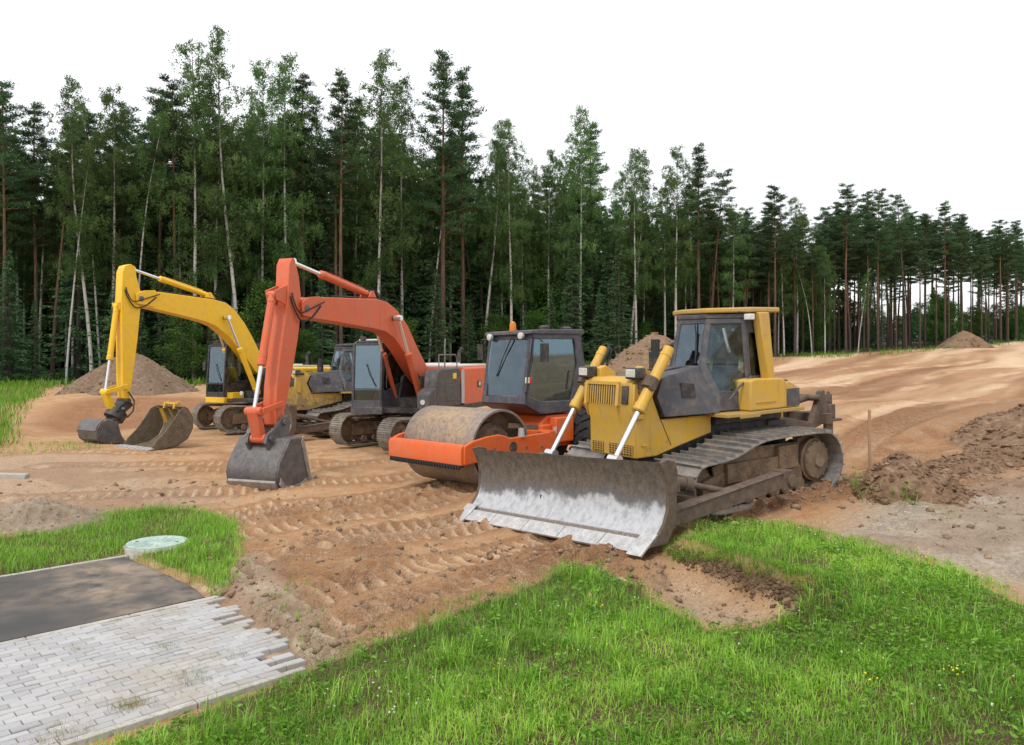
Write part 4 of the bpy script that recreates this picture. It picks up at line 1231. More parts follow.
    rl.tube([(1.0, 1.26, 1.2), (.98, 1.27, 2.85), (.94, 1.26, 3.02), (.80, 1.2, 3.05)], .022, 8)
    rl.tube([(TX - .2, 1.27, 2.2), (TX - .2, 1.27, 2.62), (.3, 1.27, 2.62), (.2, 1.27, 2.5), (.2, 1.27, 2.2)], .018, 8); 
    rl.build('handrail', plain('rail_grey', (.16, .16, .16), .5), root)
    # cab
    y0, y1 = spec['cab_y']; xf, xb, zt = 1.66, -.12, spec['cab_top']
    zb = 1.12
    side = [(xb, zb), (xb, zt - .10), (xb + .12, zt), (xf - .32, zt), (xf - .10, zt - .10), (xf, zb + .55), (xf, zb)]
    cb = MB()
    for y, s in ((y0, 1), (y1, -1)):
        ins = [(xb + .10, zb + .85), (xb + .10, zt - .22), (xb + .2, zt - .16), (xf - .42, zt - .16), (xf - .22, zt - .22), (xf - .11, zb + .62), (xf - .2, zb + .5)]
        if s > 0: pass
        ring(cb, side, ins, 'y', y, y + s * .05)
    cb.box(((xf + xb) / 2, (y0 + y1) / 2, zb + .03), (xf - xb, y1 - y0 - .01, .06))
    cb.box(((xf + xb) / 2 - .05, (y0 + y1) / 2, zt - .03), (xf - xb - .42, y1 - y0 - .02, .06))
    fo = [(xf, y0, zb), (xf, y1, zb), (xf, y1, zb + .55), (xf - .10, y1, zt - .10), (xf - .32, y1, zt), (xf - .32, y0, zt), (xf - .10, y0, zt - .10), (xf, y0, zb + .55)]
    cb.add([(xf, y0, zb), (xf, y1, zb), (xf, y1, zb + .24), (xf, y0, zb + .24), (xf - .05, y0, zb), (xf - .05, y1, zb), (xf - .05, y1, zb + .24), (xf - .05, y0, zb + .24)], [(0, 1, 2, 3), (7, 6, 5, 4), (3, 2, 6, 7), (0, 4, 5, 1)])
    for y in (y0 + .035, y1 - .035):
        cb.bar((xf - .03, y, zb + .2), (xf - .03, y, zb + .56), .07, .06, (1, 0, 0)); cb.bar((xf - .03, y, zb + .55), (xf - .13, y, zt - .1), .07, .06, (1, 0, 0)); cb.bar((xf - .12, y, zt - .1), (xf - .34, y, zt - .02), .07, .06, (1, 0, 0))
    cb.bar((xf - .03, y0, zb + .53), (xf - .03, y1, zb + .53), .06, .05); cb.bar((xf - .13, y0, zt - .10), (xf - .13, y1, zt - .10), .05, .06)
    cb.add([(xb + .02, y0 + .02, zb), (xb + .02, y1 - .02, zb), (xb + .02, y1 - .02, zb + 1.0), (xb + .02, y0 + .02, zb + 1.0), (xb + .06, y0 + .02, zb), (xb + .06, y1 - .02, zb), (xb + .06, y1 - .02, zb + 1.0), (xb + .06, y0 + .02, zb + 1.0)], [(3, 2, 1, 0), (4, 5, 6, 7), (3, 7, 6, 2)])
    cab = cb.build('cab', cabcol, root, bevel=.012)
    rt = MB(); rt.box(((xf + xb) / 2 - .12, (y0 + y1) / 2, zt + .025), (xf - xb - .48, y1 - y0 - .06, .05)); rt.build('roof', WHITEPAINT if spec['whitetop'] else cabcol, cab, bevel=.02)
    w = MB(); pane(w, [(xf - .035, y0 + .06, zb + .57), (xf - .035, y1 - .06, zb + .57), (xf - .125, y1 - .06, zt - .12), (xf - .125, y0 + .06, zt - .12)], (-.008, 0, 0)); w.build('windscreen', GLASSB, cab, smooth=False)
    w = MB(); pane(w, [(xf - .03, y0 + .06, zb + .24), (xf - .03, y1 - .06, zb + .24), (xf - .03, y1 - .06, zb + .51), (xf - .03, y0 + .06, zb + .51)], (-.008, 0, 0)); w.build('lower_windscreen', GLASS, cab, smooth=False)
    for y, s in ((y0, 1), (y1, -1)):
        w = MB(); w.prism(ins, 'y', y + s * .02, y + s * .028); w.build('side_window', GLASS, cab, smooth=False)
    w = MB(); pane(w, [(xb + .04, y0 + .06, zb + 1.0), (xb + .04, y1 - .06, zb + 1.0), (xb + .04, y1 - .06, zt - .1), (xb + .04, y0 + .06, zt - .1)], (.008, 0, 0)); w.build('rear_window', GLASS, cab, smooth=False)
    seat(cab, .55, (y0 + y1) / 2, 1.62)
    ym = (y0 + y1) / 2
    wq = MB(); wq.tube([(xf - .02, ym + .3, zb + .62), (xf - .03, ym + .1, zb + .95), (xf - .06, ym - .02, zb + 1.25)], .011, 6); wq.build('wiper', RUBBER, cab)
    gq = MB(); gq.tube([(xf - .35, y1 + .06, zb + .5), (xf - .12, y1 + .09, zb + .6), (xf - .2, y1 + .09, zb + 1.5), (xf - .42, y1 + .06, zb + 1.55)], .014, 8); gq.build('grab_rail', BLACKPAINT, cab)
    for s in (-1, 1):
        lq = MB(); lq.box((xf - .36, ym + s * .3, zt + .07), (.1, .16, .11)); lq.build('work_light', BLACKPAINT, cab, bevel=.015)
    cs = MB(); cs.box((1.25, y1 - .2, 1.5), (.25, .2, .7)); cs.bar((1.38, y0 + .3, 1.2), (1.30, y0 + .3, 1.75), .04, .04); cs.bar((1.38, y1 - .4, 1.2), (1.30, y1 - .4, 1.75), .04, .04); cs.box((.75, (y0 + y1) / 2, 1.16), (1.5, .9, .05))
    cs.build('console', BLACKPAINT, cab)
    sk = MB(); sk.box((.75, (y0 + y1) / 2, 1.075), (1.85, y1 - y0 + .04, .20))
    if skirt: sk.box((.2, y0 + .02, 1.26), (.8, .06, .3)); sk.box((1.3, y1 + .15, 1.2), (.5, .3, .3))
    sk.build('cab_skirt', col if skirt else cabcol, root, bevel=.015)
    rb = MB(); rb.prism([(-.14, 1.15), (-.14, 2.22), (-.2, 2.26), (-.16 - .04, 1.15)], 'y', y0, y1)
    mr = MB(); mr.tube([(1.5, y0 + .02, 2.5), (1.62, y0 - .12, 2.48), (1.62, y0 - .12, 2.2)], .014, 6); mr.box((1.62, y0 - .14, 2.28), (.04, .16, .30)); mr.build('mirror', BLACKPAINT, cab, bevel=.01)
    # boom, stick, cylinders
    bm_ = MB(); bm_.prism(spec['boom'], 'y', -.22, .22)
    boom = bm_.build('boom', col, root, bevel=.018)
    bx0 = spec['boom']
    for yy in (.10, .155):
        pp_ = [q for q in bx0 if 1.0 < q[0] < 4.9 and q[1] > np.interp(q[0], [1, 2, 5], [3.3, 3.75, 3.8])]
        hp = MB(); hp.tube([(q[0], yy, q[1] + .035) for q in pp_], .016, 6); hp.build('hydraulic_pipe', BLACKPAINT, boom)
    PB = lambda q_: q_.build('pivot_pin', BUCKETSTEEL, boom, bevel=.006)
    ft = spec['foot']; bp = MB(); bp.cyl((ft[0], -.34, ft[1]), (ft[0], .34, ft[1]), .07, n=16)
    PB(bp); bp = MB(); cy = spec['boom_cyl']; bp.cyl((cy[0][0], -.48, cy[0][1]), (cy[0][0], .48, cy[0][1]), .065, n=16)
    PB(bp); bp = MB(); pv = spec['pivot']; bp.cyl((pv[0], -.27, pv[1]), (pv[0], .27, pv[1]), .085, n=18)
    PB(bp)
    fk = MB()
    for s in (-1, 1): fk.prism([(pv[0] + .14, pv[1] - .16), (pv[0] + .16, pv[1] + .14), (pv[0] - .1, pv[1] + .26), (pv[0] - .50, pv[1] + .30), (pv[0] - .44, pv[1] - .23)], 'y', s * .235 - .02, s * .235 + .02)
    fk.build('boom_fork', col, boom, bevel=.01)
    st = MB(); st.prism(spec['stick'], 'y', -.17, .17)
    stick = st.build('stick', col, root, bevel=.015)
    ac = spec['arm_cyl']; hydraulic('stick_cylinder', (ac[1][0], 0, ac[1][1]), (ac[0][0], 0, ac[0][1]), .66, .085, .045, (col, CHROME), root)
    lg = MB()
    for s in (-1, 1): lg.prism([(ac[1][0] - .25, ac[1][1] - .2), (ac[1][0] - .02, ac[1][1] + .10), (ac[1][0] + .10, ac[1][1] + .08), (ac[1][0] + .3, ac[1][1] - .2)], 'y', s * .13 - .02, s * .13 + .02)
    lg.build('cylinder_lug', col, boom, bevel=.006)
    bc = spec['bkt_cyl']; hydraulic('bucket_cylinder', (bc[0][0], 0, bc[0][1]), (bc[1][0], 0, bc[1][1]), spec['bkt_frac'], .085, .043, (col, CHROME), root)
    l3 = MB()
    for s in (-1, 1): l3.prism([(bc[0][0] + .08, bc[0][1] + .08), (bc[0][0] + .02, bc[0][1] - .12), (bc[0][0] - .40, bc[0][1] - .25), (bc[0][0] - .40, bc[0][1] + .25)], 'y', s * .12 - .02, s * .12 + .02)
    l3.build('cylinder_lug', col, stick, bevel=.006)
    for s in (-1, 1):
        hydraulic('boom_cylinder', (cy[1][0], s * .42, cy[1][1]), (cy[0][0], s * .38, cy[0][1]), .60, .09, .045, (col, CHROME), root)
    for k, dy in enumerate((-.07, -.02, .04)):
        top = spec['hose']
        hz = MB(); hz.tube([(p.x, dy, p.y) for p, t_ in resample(top, .08, False)[0]], .020, 7); hz.build('hydraulic_hose', RUBBER, boom)
    for pts2, yy, rr in (([(-.5, .08), (-.12, -.22), (.2, -.28), (.42, .02), (.5, .3)], .27, .020), ([(-.6, .18), (-.05, -.02), (.28, -.10), (.44, .15), (.48, .38)], .30, .018)):
        rs = resample([(pv[0] + a_, pv[1] + b_) for a_, b_ in pts2], .06, False)[0]
        hz = MB(); hz.tube([(p.x, yy - .10 * (k / len(rs)) ** 2, p.y) for k, (p, t_) in enumerate(rs)], rr, 7); hz.build('hydraulic_hose', RUBBER, boom)
    return root

B_BOOM = [(5.99, 3.68), (5.95, 3.88), (5.45, 3.97), (4.68, 4.01), (3.47, 4.06), (2.81, 4.09), (2.29, 4.04), (1.74, 3.84), (1.17, 3.45), (.58, 2.81), (.09, 2.35), (-.13, 2.06), (-.13, 1.90), (.03, 1.77), (.17, 1.75),
          (.86, 2.26), (1.45, 2.75), (1.94, 3.09), (2.36, 3.25), (2.94, 3.31), (3.7, 3.36), (4.6, 3.42), (5.42, 3.47), (5.87, 3.49)]
B_STICK = [(6.17, 4.78), (6.03, 4.42), (5.96, 4.02), (5.98, 3.51), (6.10, 2.96), (6.25, 2.45), (6.42, 1.91), (6.58, 1.45), (6.62, 1.18), (6.74, 1.08), (6.86, 1.18), (6.88, 1.5), (6.83, 2.0), (6.70, 2.71), (6.56, 3.28), (6.42, 3.92), (6.36, 4.62), (6.27, 4.77)]
exc_b = empty('excavator', (-2.68, 22.76, .04), (0, RAD(1.2), RAD(-111)))
tag(exc_b, 'orange red excavator with charcoal cab resting its bucket on the sand', 'excavator')
make_excavator(exc_b, dict(col=ORANGE_B, cabcol=GREYPAINT, skirt=False, darktank=True, whitetop=True, under_yaw=RAD(-24.4), cab_y=(-1.33, -.36), cab_top=3.03, boom=B_BOOM, stick=B_STICK, foot=(.06, 1.93), pivot=(5.86, 3.69),
    boom_cyl=((2.0, 3.62), (.76, 1.27)), arm_cyl=((6.08, 4.72), (2.86, 4.20)), bkt_cyl=((6.72, 3.95), (7.36, 1.5)), bkt_frac=.62, hose=[(2.2, 4.1), (2.6, 4.32), (3.0, 4.25), (2.75, 4.12)]))
# its bucket, curled in
bk = bucket_shell([(6.60, .92), (7.03, .92), (7.20, .72), (7.40, .46), (7.48, .23), (7.42, .0), (7.24, -.17), (6.95, -.21), (6.5, -.20), (6.22, -.19)], [(6.34, -.10)], 1.24)
bk_o = bk.build('bucket', BUCKETSTEEL, exc_b, bevel=.01)
q = MB()
for s in (-1, 1):
    q.prism([(6.62, .94), (6.70, .80), (6.46, .0), (6.24, -.16), (6.16, -.18), (6.36, .02)], 'y', s * .66 - .02, s * .66 + .02)
    q.prism([(7.43, .02), (7.40, .16), (7.25, -.02), (7.0, -.07), (6.75, -.05), (6.55, .03), (6.48, .0), (6.55, -.16), (6.9, -.235), (7.25, -.20)], 'y', s * .675 - .015, s * .675 + .015)
q.prism([(7.46, .10), (7.5, .06), (7.44, -.06), (7.26, -.225), (6.95, -.26), (6.94, -.215), (7.24, -.175), (7.40, -.02)], 'y', -.60, .60)
q.build('wear_plate', steel('worn_plate_steel', (.21, .19, .175), (.36, .32, .29), .5, .2, 8, .3), bk_o, bevel=.006)
for k in range(5):
    t = MB(); y = -.52 + k * .26
    t.loft([[(6.30, y - .06, -.24), (6.30, y + .06, -.24), (6.30, y + .06, -.11), (6.30, y - .06, -.11)], [(6.1, y - .05, -.22), (6.1, y + .05, -.22), (6.1, y + .05, -.13), (6.1, y - .05, -.13)], [(5.9, y - .035, -.15), (5.9, y + .035, -.15), (5.9, y + .035, -.13), (5.9, y - .035, -.13)]])
    t.build('tooth', WORNSTEEL, bk_o, bevel=.006)
er = MB()
for s in (-1, 1):
    er.prism([(6.50, 1.20), (6.60, 1.36), (6.82, 1.32), (7.05, 1.12), (7.28, 1.02), (7.34, .84), (7.22, .66), (7.02, .86), (6.62, .88)], 'y', s * .24 - .035, s * .24 + .035)
er.cyl((6.74, -.32, 1.22), (6.74, .32, 1.22), .06, n=16); er.cyl((7.2, -.32, .92), (7.2, .32, .92), .05, n=16)
er.build('bucket_ear', BUCKETSTEEL, bk_o, bevel=.008)
lk = MB(); lk.bar((7.38, 0, 1.52), (7.2, 0, .90), .26, .16, (1, 0, 0)); lk.cyl((7.2, -.19, .92), (7.2, .19, .92), .10, n=18); lk.cyl((7.36, -.2, 1.5), (7.36, .2, 1.5), .09, n=16)
lk.build('bucket_link', ORANGE_B, exc_b, bevel=.02)
l4 = MB()
for s in (-1, 1): l4.bar((7.36, s * .21, 1.5), (6.70, s * .21, 1.62), .05, .12)
l4.build('rocker_link', ORANGE_B, exc_b, bevel=.008)

A_BOOM = [(5.2, 4.38), (5.13, 4.58), (4.96, 4.64), (4.36, 4.64), (3.24, 4.59), (2.44, 4.55), (1.94, 4.48), (1.6, 4.29), (1.16, 3.84), (.8, 3.34), (.52, 2.87), (.20, 2.36), (.14, 2.15), (.28, 2.0), (.46, 1.98), (.66, 2.08),
          (.98, 2.46), (1.42, 2.93), (1.85, 3.33), (2.36, 3.66), (2.84, 3.80), (3.62, 3.93), (4.51, 4.07), (5.0, 4.14), (5.16, 4.2)]
A_STICK = [(5.40, 5.43), (5.24, 5.36), (5.2, 5.05), (5.07, 4.62), (5.07, 4.1), (5.17, 3.08), (5.31, 2.06), (5.41, 1.5), (5.44, 1.3), (5.52, 1.22), (5.62, 1.3), (5.66, 1.81), (5.68, 3.06), (5.70, 4.3), (5.66, 5.16), (5.58, 5.36)]
exc_a = empty('excavator', (-9.1, 28.4, .05), (0, 0, RAD(-121.4)))
tag(exc_a, 'bright yellow excavator with raised arm in front of the birches', 'excavator')
make_excavator(exc_a, dict(col=YEL_A, cabcol=BLACKPAINT, skirt=True, darktank=False, whitetop=False, under_yaw=RAD(-18.7), cab_y=(-1.22, -.22), cab_top=3.10, boom=A_BOOM, stick=A_STICK, foot=(.33, 2.15), pivot=(5.1, 4.38),
    boom_cyl=((2.0, 3.96), (.78, 1.35)), arm_cyl=((5.26, 5.30), (2.5, 4.70)), bkt_cyl=((5.74, 4.12), (6.1, 1.52)), bkt_frac=.64, hose=[(1.9, 4.5), (2.2, 4.75), (2.6, 4.7), (2.4, 4.55)]))
lk = MB(); lk.bar((6.12, 0, 1.5), (5.86, 0, .86), .24, .17, (1, 0, 0)); lk.cyl((6.1, -.18, 1.5), (6.1, .18, 1.5), .09, n=16); lk.build('bucket_link', YEL_A, exc_a, bevel=.02)
l4 = MB()
for s in (-1, 1): l4.bar((6.1, s * .2, 1.52), (5.5, s * .2, 1.66), .05, .13)
l4.build('rocker_link', YEL_A, exc_a, bevel=.008)
tr = MB(); tr.box((5.62, 0, 1.02), (.5, .46, .26), (0, RAD(38), 0)); tr.cyl((5.70, 0, .9), (5.86, 0, .68), .30, n=22); tr.box((5.92, 0, .58), (.55, .5, .22), (0, RAD(38), 0)); tr.cyl((5.5, .0, .75), (5.75, .34, 1.0), .06, n=10)
tr.cyl((5.52, -.28, 1.22), (5.52, .28, 1.22), .07, n=14); tr.cyl((5.86, -.28, .9), (5.86, .28, .9), .07, n=14); tr.tube([(5.5, .2, 1.5), (5.35, .28, 1.2), (5.4, .3, .9), (5.6, .3, .7)], .025, 8); tr.tube([(5.55, -.2, 1.5), (5.3, -.25, 1.1), (5.45, -.3, .8)], .025, 8)
tr.build('tilt_coupler', BLACKPAINT, exc_a, bevel=.015)
gb = bucket_shell([(6.02, .60), (6.36, .70), (6.58, .58), (6.68, .36), (6.62, .12), (6.46, .0), (6.15, -.04), (5.74, -.05)], [(5.9, .2)], .95, .03)
gb.prism([(6.45, .70), (6.62, .58), (6.70, .37), (6.66, .35), (6.57, .56), (6.42, .66)], 'y', -.485, .485)
gb.build('grading_bucket', BUCKETSTEEL, exc_a, bevel=.01)

# ------------------------------------------------------------------ loose digging bucket on the sand
lb_x, lb_y, _ = at(137, 448, 0); lb_x += .30; lb_y += .45
lbk = empty('digging_bucket', (lb_x, lb_y, gz1(lb_x, lb_y) + .05), (0, RAD(-4), RAD(52)))
tag(lbk, 'loose toothed digging bucket with yellow lugs lying on the sand', 'bucket')
lb_mat = steel('dirty_bucket_steel', (.085, .065, .045), (.15, .12, .085), .75, .1, 5, .4, (.22, .17, .09))
sh = bucket_shell([(-.55, .0), (-.2, -.02), (.25, .03), (.55, .18), (.72, .45), (.74, .75), (.62, 1.0), (.50, 1.08)][::-1], [(-.52, .05), (-.38, .22), (-.1, .45), (.2, .80), (.36, 1.02)], 1.62, -.035)
lbo = sh.build('shell', lb_mat, lbk, bevel=.008)
lip = MB(); lip.box((-.56, 0, .02), (.22, 1.70, .05)); lip.build('lip', WORNSTEEL, lbo, bevel=.01)
for k in range(7):
    y = -.72 + k * .24
    t = MB(); t.loft([[(-.6, y - .06, -.01), (-.6, y + .06, -.01), (-.6, y + .06, .08), (-.6, y - .06, .08)], [(-.86, y - .03, .0), (-.86, y + .03, .0), (-.86, y + .03, .03), (-.86, y - .03, .03)]]); t.build('tooth', WORNSTEEL, lbo, bevel=.006)
eb = MB()
for s in (-1, 1):
    eb.prism([(.46, 1.02), (.52, 1.20), (.66, 1.22), (.86, 1.0), (.94, .74), (.84, .62), (.74, .72), (.62, 1.0)], 'y', s * .28 - .04, s * .28 + .04)
eb.cyl((.58, -.34, 1.15), (.58, .34, 1.15), .04, n=12); eb.prism([(.60, .95), (.66, 1.1), (.78, .8), (.80, .5), (.74, .5)], 'y', .60, .80)
eb.build('mounting_lug', paint('chipped_lug_yellow', (.58, .34, .02), .3, .3, .9, .5, .15), lbk, bevel=.012)

# ------------------------------------------------------------------ roller
rol = empty('road_roller', (-.92, 15.26, .0), (RAD(.14), RAD(.37), RAD(-136.4)))
tag(rol, 'orange single drum road roller with slate grey cab and amber beacon', 'road roller')
def drum_mat():
    m = NT('drum_steel')
    co = m.coord()
    n1 = m.noise(co, 1.6, 5, .6); n2 = m.noise(co, 12, 6, .7)
    c = m.mix(m.maprange(n2, .35, .65), (.20, .155, .13), (.31, .25, .21))
    mp = m.node('ShaderNodeMapping'); mp.inputs['Scale'].default_value = (1, .25, 1); m.link(co, mp.inputs['Vector'])
    sx = m.node('ShaderNodeSeparateXYZ'); m.link(co, sx.inputs[0])
    ay = m.math('ABSOLUTE', sx.outputs['Y'])
    cen = m.maprange(ay, .95, .6)
    f_ = m.math('MULTIPLY', cen, m.maprange(m.math('ADD', m.math('MULTIPLY', n1, .6), m.math('MULTIPLY', n2, .5)), .45, .62))
    c = m.mix(f_, c, m.mix(n2, (.25, .16, .085), (.46, .33, .20)))
    m.col(c); m.metal(m.math('MULTIPLY', m.math('SUBTRACT', 1.0, f_), .35)); m.rough(.6)
    m.bump(m.math('ADD', m.math('MULTIPLY', f_, n2), m.math('MULTIPLY', n2, .2)), .4, .015)
    return m.m
dz = .75
d_ = MB()
d_.lathe((0, 0, dz), (0, 1, 0), [(-1.03, .70), (-1.06, .745), (-1.05, .75), (1.05, .75), (1.06, .745), (1.06, .705), (.70, .70), (.68, .4), (.66, .30), (.66, .001)], 72)
dro = d_.build('drum', drum_mat(), rol, angle=30)
dh = MB(); dh.lathe((0, 0, dz), (0, 1, 0), [(.60, .50), (.80, .50), (.82, .44), (.90, .40), (.92, .22), (1.0, .2), (1.0, .001)], 30)
for k in range(8): dh.cyl((.34 * cos(k * pi / 4), .86, dz + .34 * sin(k * pi / 4)), (.34 * cos(k * pi / 4), .95, dz + .34 * sin(k * pi / 4)), .03, n=8)
dh.box((-.35, .95, dz + .12), (.8, .10, .14), (0, RAD(-10), 0)); dh.box((-.65, .98, dz + .38), (.8, .06, .10), (0, RAD(-6), 0))
dh.build('drum_hub', MUDSTEEL, dro, bevel=.01)
fr = MB()
bar = [(1.06, .53), (1.06, .84), (1.02, .90), (.90, .90), (.86, .84), (.86, .56), (.9, .52)]
fr.prism(bar, 'y', -1.13, 1.13)
sidep = [(1.0, .54), (1.0, .88), (.80, .96), (.45, 1.02), (.15, 1.04), (-.02, 1.0), (-.12, .955), (-.36, .965), (-1.22, 1.0), (-1.3, .9), (-1.3, .58), (-.9, .55), (-.5, .60), (.4, .58)]
hole = []
for s in (-1, 1): fr.prism(sidep, 'y', s * 1.095, s * 1.165)
fr.box((-1.28, 0, .82), (.30, 2.26, .40)); fr.box((-1.5, 0, .8), (.5, .8, .5))
fro = fr.build('drum_frame', ORANGE_D, rol, bevel=.02, seg=3)
hl = MB()
for s in (-1, 1): hl.cyl((-.20, s * 1.168, .78), (-.20, s * 1.172, .78), .10, n=22)
hl.build('frame_opening', BLACKPAINT, fro)
sc = MB()
sc.box((1.0, 0, .52), (.10, 2.16, .05))
for k in range(27): sc.box((1.045, -1.06 + k * .0815, .495), (.03, .045, .09))
sc.build('scraper', RUBBER, fro)
sg = MB(); sg.cyl((-.45, 1.13, .95), (-.45, 1.13, 1.12), .07, .055, 12); sg.build('hose_stub', plain('pale_grey_plastic', (.4, .38, .35), .7), fro)
# rear body under and behind the cab
bd_ = MB()
bd_.prism([(-1.55, .62), (-1.5, 1.12), (-1.7, 1.28), (-2.6, 1.30), (-2.75, 1.45), (-2.95, 1.75), (-4.6, 1.68), (-4.95, 1.5), (-5.0, .75), (-4.6, .6)], 'y', -.62, .62)
bd_.box((-2.05, .70, .98), (.55, .22, .52)); bd_.box((-2.05, -.70, .98), (.55, .22, .52)); bd_.box((-1.62, .4, .95), (.3, .6, .3))
bdo = bd_.build('engine_body', ORANGE_D, rol, bevel=.03, seg=3)
gl_ = MB()
for k in range(6): gl_.box((-3.4 - k * .14, .625, 1.35), (.07, .02, .35))
gl_.build('vent', BLACKPAINT, bdo)
sb = MB(); sb.box((-1.74, .81, .98), (.08, .02, .14)); sb.build('marker_light', LAMPGLASS, bdo)
for s in (-1, 1):
    ty = MB(); cx, cz = -3.1, .74
    ty.lathe((cx, s * .86, cz), (0, 1, 0), [(-.26, .36), (-.28, .55), (-.27, .66), (-.2, .73), (0, .745), (.2, .73), (.27, .66), (.28, .55), (.26, .36)], 40)
    for k in range(22):
        a = 2 * pi * k / 22
        for ss in (-1, 1):
            c_ = (cx + .735 * cos(a + ss * .05), s * .86 + ss * .12, cz + .735 * sin(a + ss * .05))
            ty.box(c_, (.07, .24, .06), Matrix.Rotation(-a, 3, 'Y') @ Matrix.Rotation(ss * .5, 3, 'X'))
    tyo = ty.build('tyre', RUBBER, rol)
    rm = MB(); rm.lathe((cx, s * .86, cz), (0, s, 0), [(-.2, .37), (.2, .37), (.22, .34), (.05, .3), (.05, .14), (.16, .12), (.16, .001)], 28); rm.build('rim', ORANGE_D, tyo)
# cab
cw_ = .60
sideo = [(-1.01, 1.53), (-1.24, 3.0), (-2.71, 3.06), (-2.87, 2.34), (-2.42, 1.32), (-1.48, 1.31)]
sidei = [(-1.13, 1.70), (-1.31, 2.86), (-2.52, 2.88), (-2.62, 2.34), (-2.40, 1.58), (-1.50, 1.58)]
cb = MB()
for s in (-1, 1): ring(cb, sideo, sidei, 'y', s * cw_, s * (cw_ + .06))
fo = [(-1.01, -.66, 1.53), (-1.01, .66, 1.53), (-1.24, .66, 3.0), (-1.24, -.66, 3.0)]
fi = [(-1.03, -.54, 1.70), (-1.03, .54, 1.70), (-1.215, .54, 2.86), (-1.215, -.54, 2.86)]
ring3(cb, fo, fi, (-.06, 0, 0))
cb.add([(-1.01, -.66, 1.53), (-1.01, .66, 1.53), (-1.48, .66, 1.31), (-1.48, -.66, 1.31), (-2.42, .66, 1.32), (-2.42, -.66, 1.32), (-2.87, .66, 2.34), (-2.87, -.66, 2.34)], [(0, 1, 2, 3), (3, 2, 4, 5), (5, 4, 6, 7)])
bo = [(-2.87, -.66, 2.30), (-2.87, .66, 2.30), (-2.71, .66, 3.06), (-2.71, -.66, 3.06)]
ring3(cb, bo, inset(bo, .14), (.05, 0, 0))
cb.prism([(-1.14, 2.96), (-1.16, 3.035), (-1.4, 3.06), (-2.78, 3.10), (-2.80, 2.99)], 'y', -.70, .70)
cab = cb.build('cab', CABGREY, rol, bevel=.018)
w = MB(); pane(w, [Vector(p) + Vector((-.062 if p[1] > 0 else .018, 0, 0)) for p in fi], (-.008, 0, 0)); w.build('windscreen', GLASSB, cab, smooth=False)
for s in (-1, 1):
    w = MB(); w.prism(sidei, 'y', s * (cw_ + .02), s * (cw_ + .028)); w.build('door_window', GLASSD, cab, smooth=False)
w = MB(); pane(w, [p + Vector((.02, 0, 0)) for p in inset(bo, .14)], (.008, 0, 0)); w.build('rear_window', GLASS, cab, smooth=False)
seat(cab, -2.0, 0, 1.78)
cs = MB(); cs.box((-1.38, 0, 1.75), (.16, .42, .6)); cs.lathe((-1.5, 0, 2.1), (-.5, 0, .85), [(0, .19), (.02, .21), (.04, .19), (.02, .17), (0, .19)], 24); cs.box((-2.1, .42, 1.85), (.6, .14, .3)); cs.bar((-1.55, .52, 1.62), (-2.3, .55, 2.2), .03, .05)
cs.build('console', BLACKPAINT, cab, bevel=.015)
bc_ = MB(); bc_.lathe((-1.32, 0, 3.04), (0, 0, 1), [(0, .085), (.03, .085), (.035, .07), (.15, .068), (.20, .045), (.215, .001)], 20); bc_.build('beacon', AMBER, cab)
rl_ = MB()
for x, y in ((-1.75, .5), (-2.5, .45)): rl_.lathe((x, y, 3.07), (0, 0, 1), [(0, .11), (.06, .11), (.09, .06), (.09, .001)], 16)
rl_.build('roof_cap', BLACKPAINT, cab)
mr = MB(); mr.tube([(-1.22, .66, 2.9), (-1.25, .82, 2.88), (-1.36, .84, 2.8)], .016, 6); mr.box((-1.40, .85, 2.58), (.06, .20, .38)); mr.build('mirror', BLACKPAINT, cab, bevel=.02)
mr = MB(); mr.tube([(-1.22, -.66, 2.9), (-1.2, -.86, 2.88), (-1.2, -.88, 2.8)], .016, 6); mr.box((-1.2, -.88, 2.62), (.06, .18, .34)); mr.build('mirror', BLACKPAINT, cab, bevel=.02)
for y in (-.5, .45):
    wl = MB(); wl.lathe((-1.14, y, 2.93), (1, 0, 0), [(-.06, .04), (0, .07), (.05, .07), (.055, .06), (.055, .001)], 14)
    wl.build('work_light', LAMPGLASS, cab)
wp = MB(); wp.tube([(-1.19, .1, 2.9), (-1.13, -.1, 2.5), (-1.08, -.25, 2.1)], .012, 6); wp.build('wiper', RUBBER, cab)
dh_ = MB(); dh_.tube([(-2.46, .67, 2.2), (-2.46, .71, 2.2), (-2.40, .71, 1.85), (-2.36, .67, 1.82)], .014, 8); dh_.build('door_handle', BLACKPAINT, cab)
hr_ = MB(); hr_.tube([(-1.10, .67, 2.6), (-1.08, .72, 2.6), (-1.0, .72, 1.8), (-1.02, .67, 1.75)], .014, 8); hr_.build('grab_rail', BLACKPAINT, cab)
for k in range(5):
    bq = MB(); bq.cyl((.7 - k * .42, 1.165, .80 - .02 * k), (.7 - k * .42, 1.18, .80 - .02 * k), .022, n=6); bq.build('bolt', MUDSTEEL, fro)
ml = MB(); ml.box((-1.06, .69, 2.02), (.08, .06, .12)); mlo = ml.build('indicator', WHITEPAINT, cab, bevel=.01)
ml = MB(); ml.box((-1.13, .69, 2.02), (.07, .07, .13)); ml.build('red_lens', REDLENS, mlo, bevel=.01)
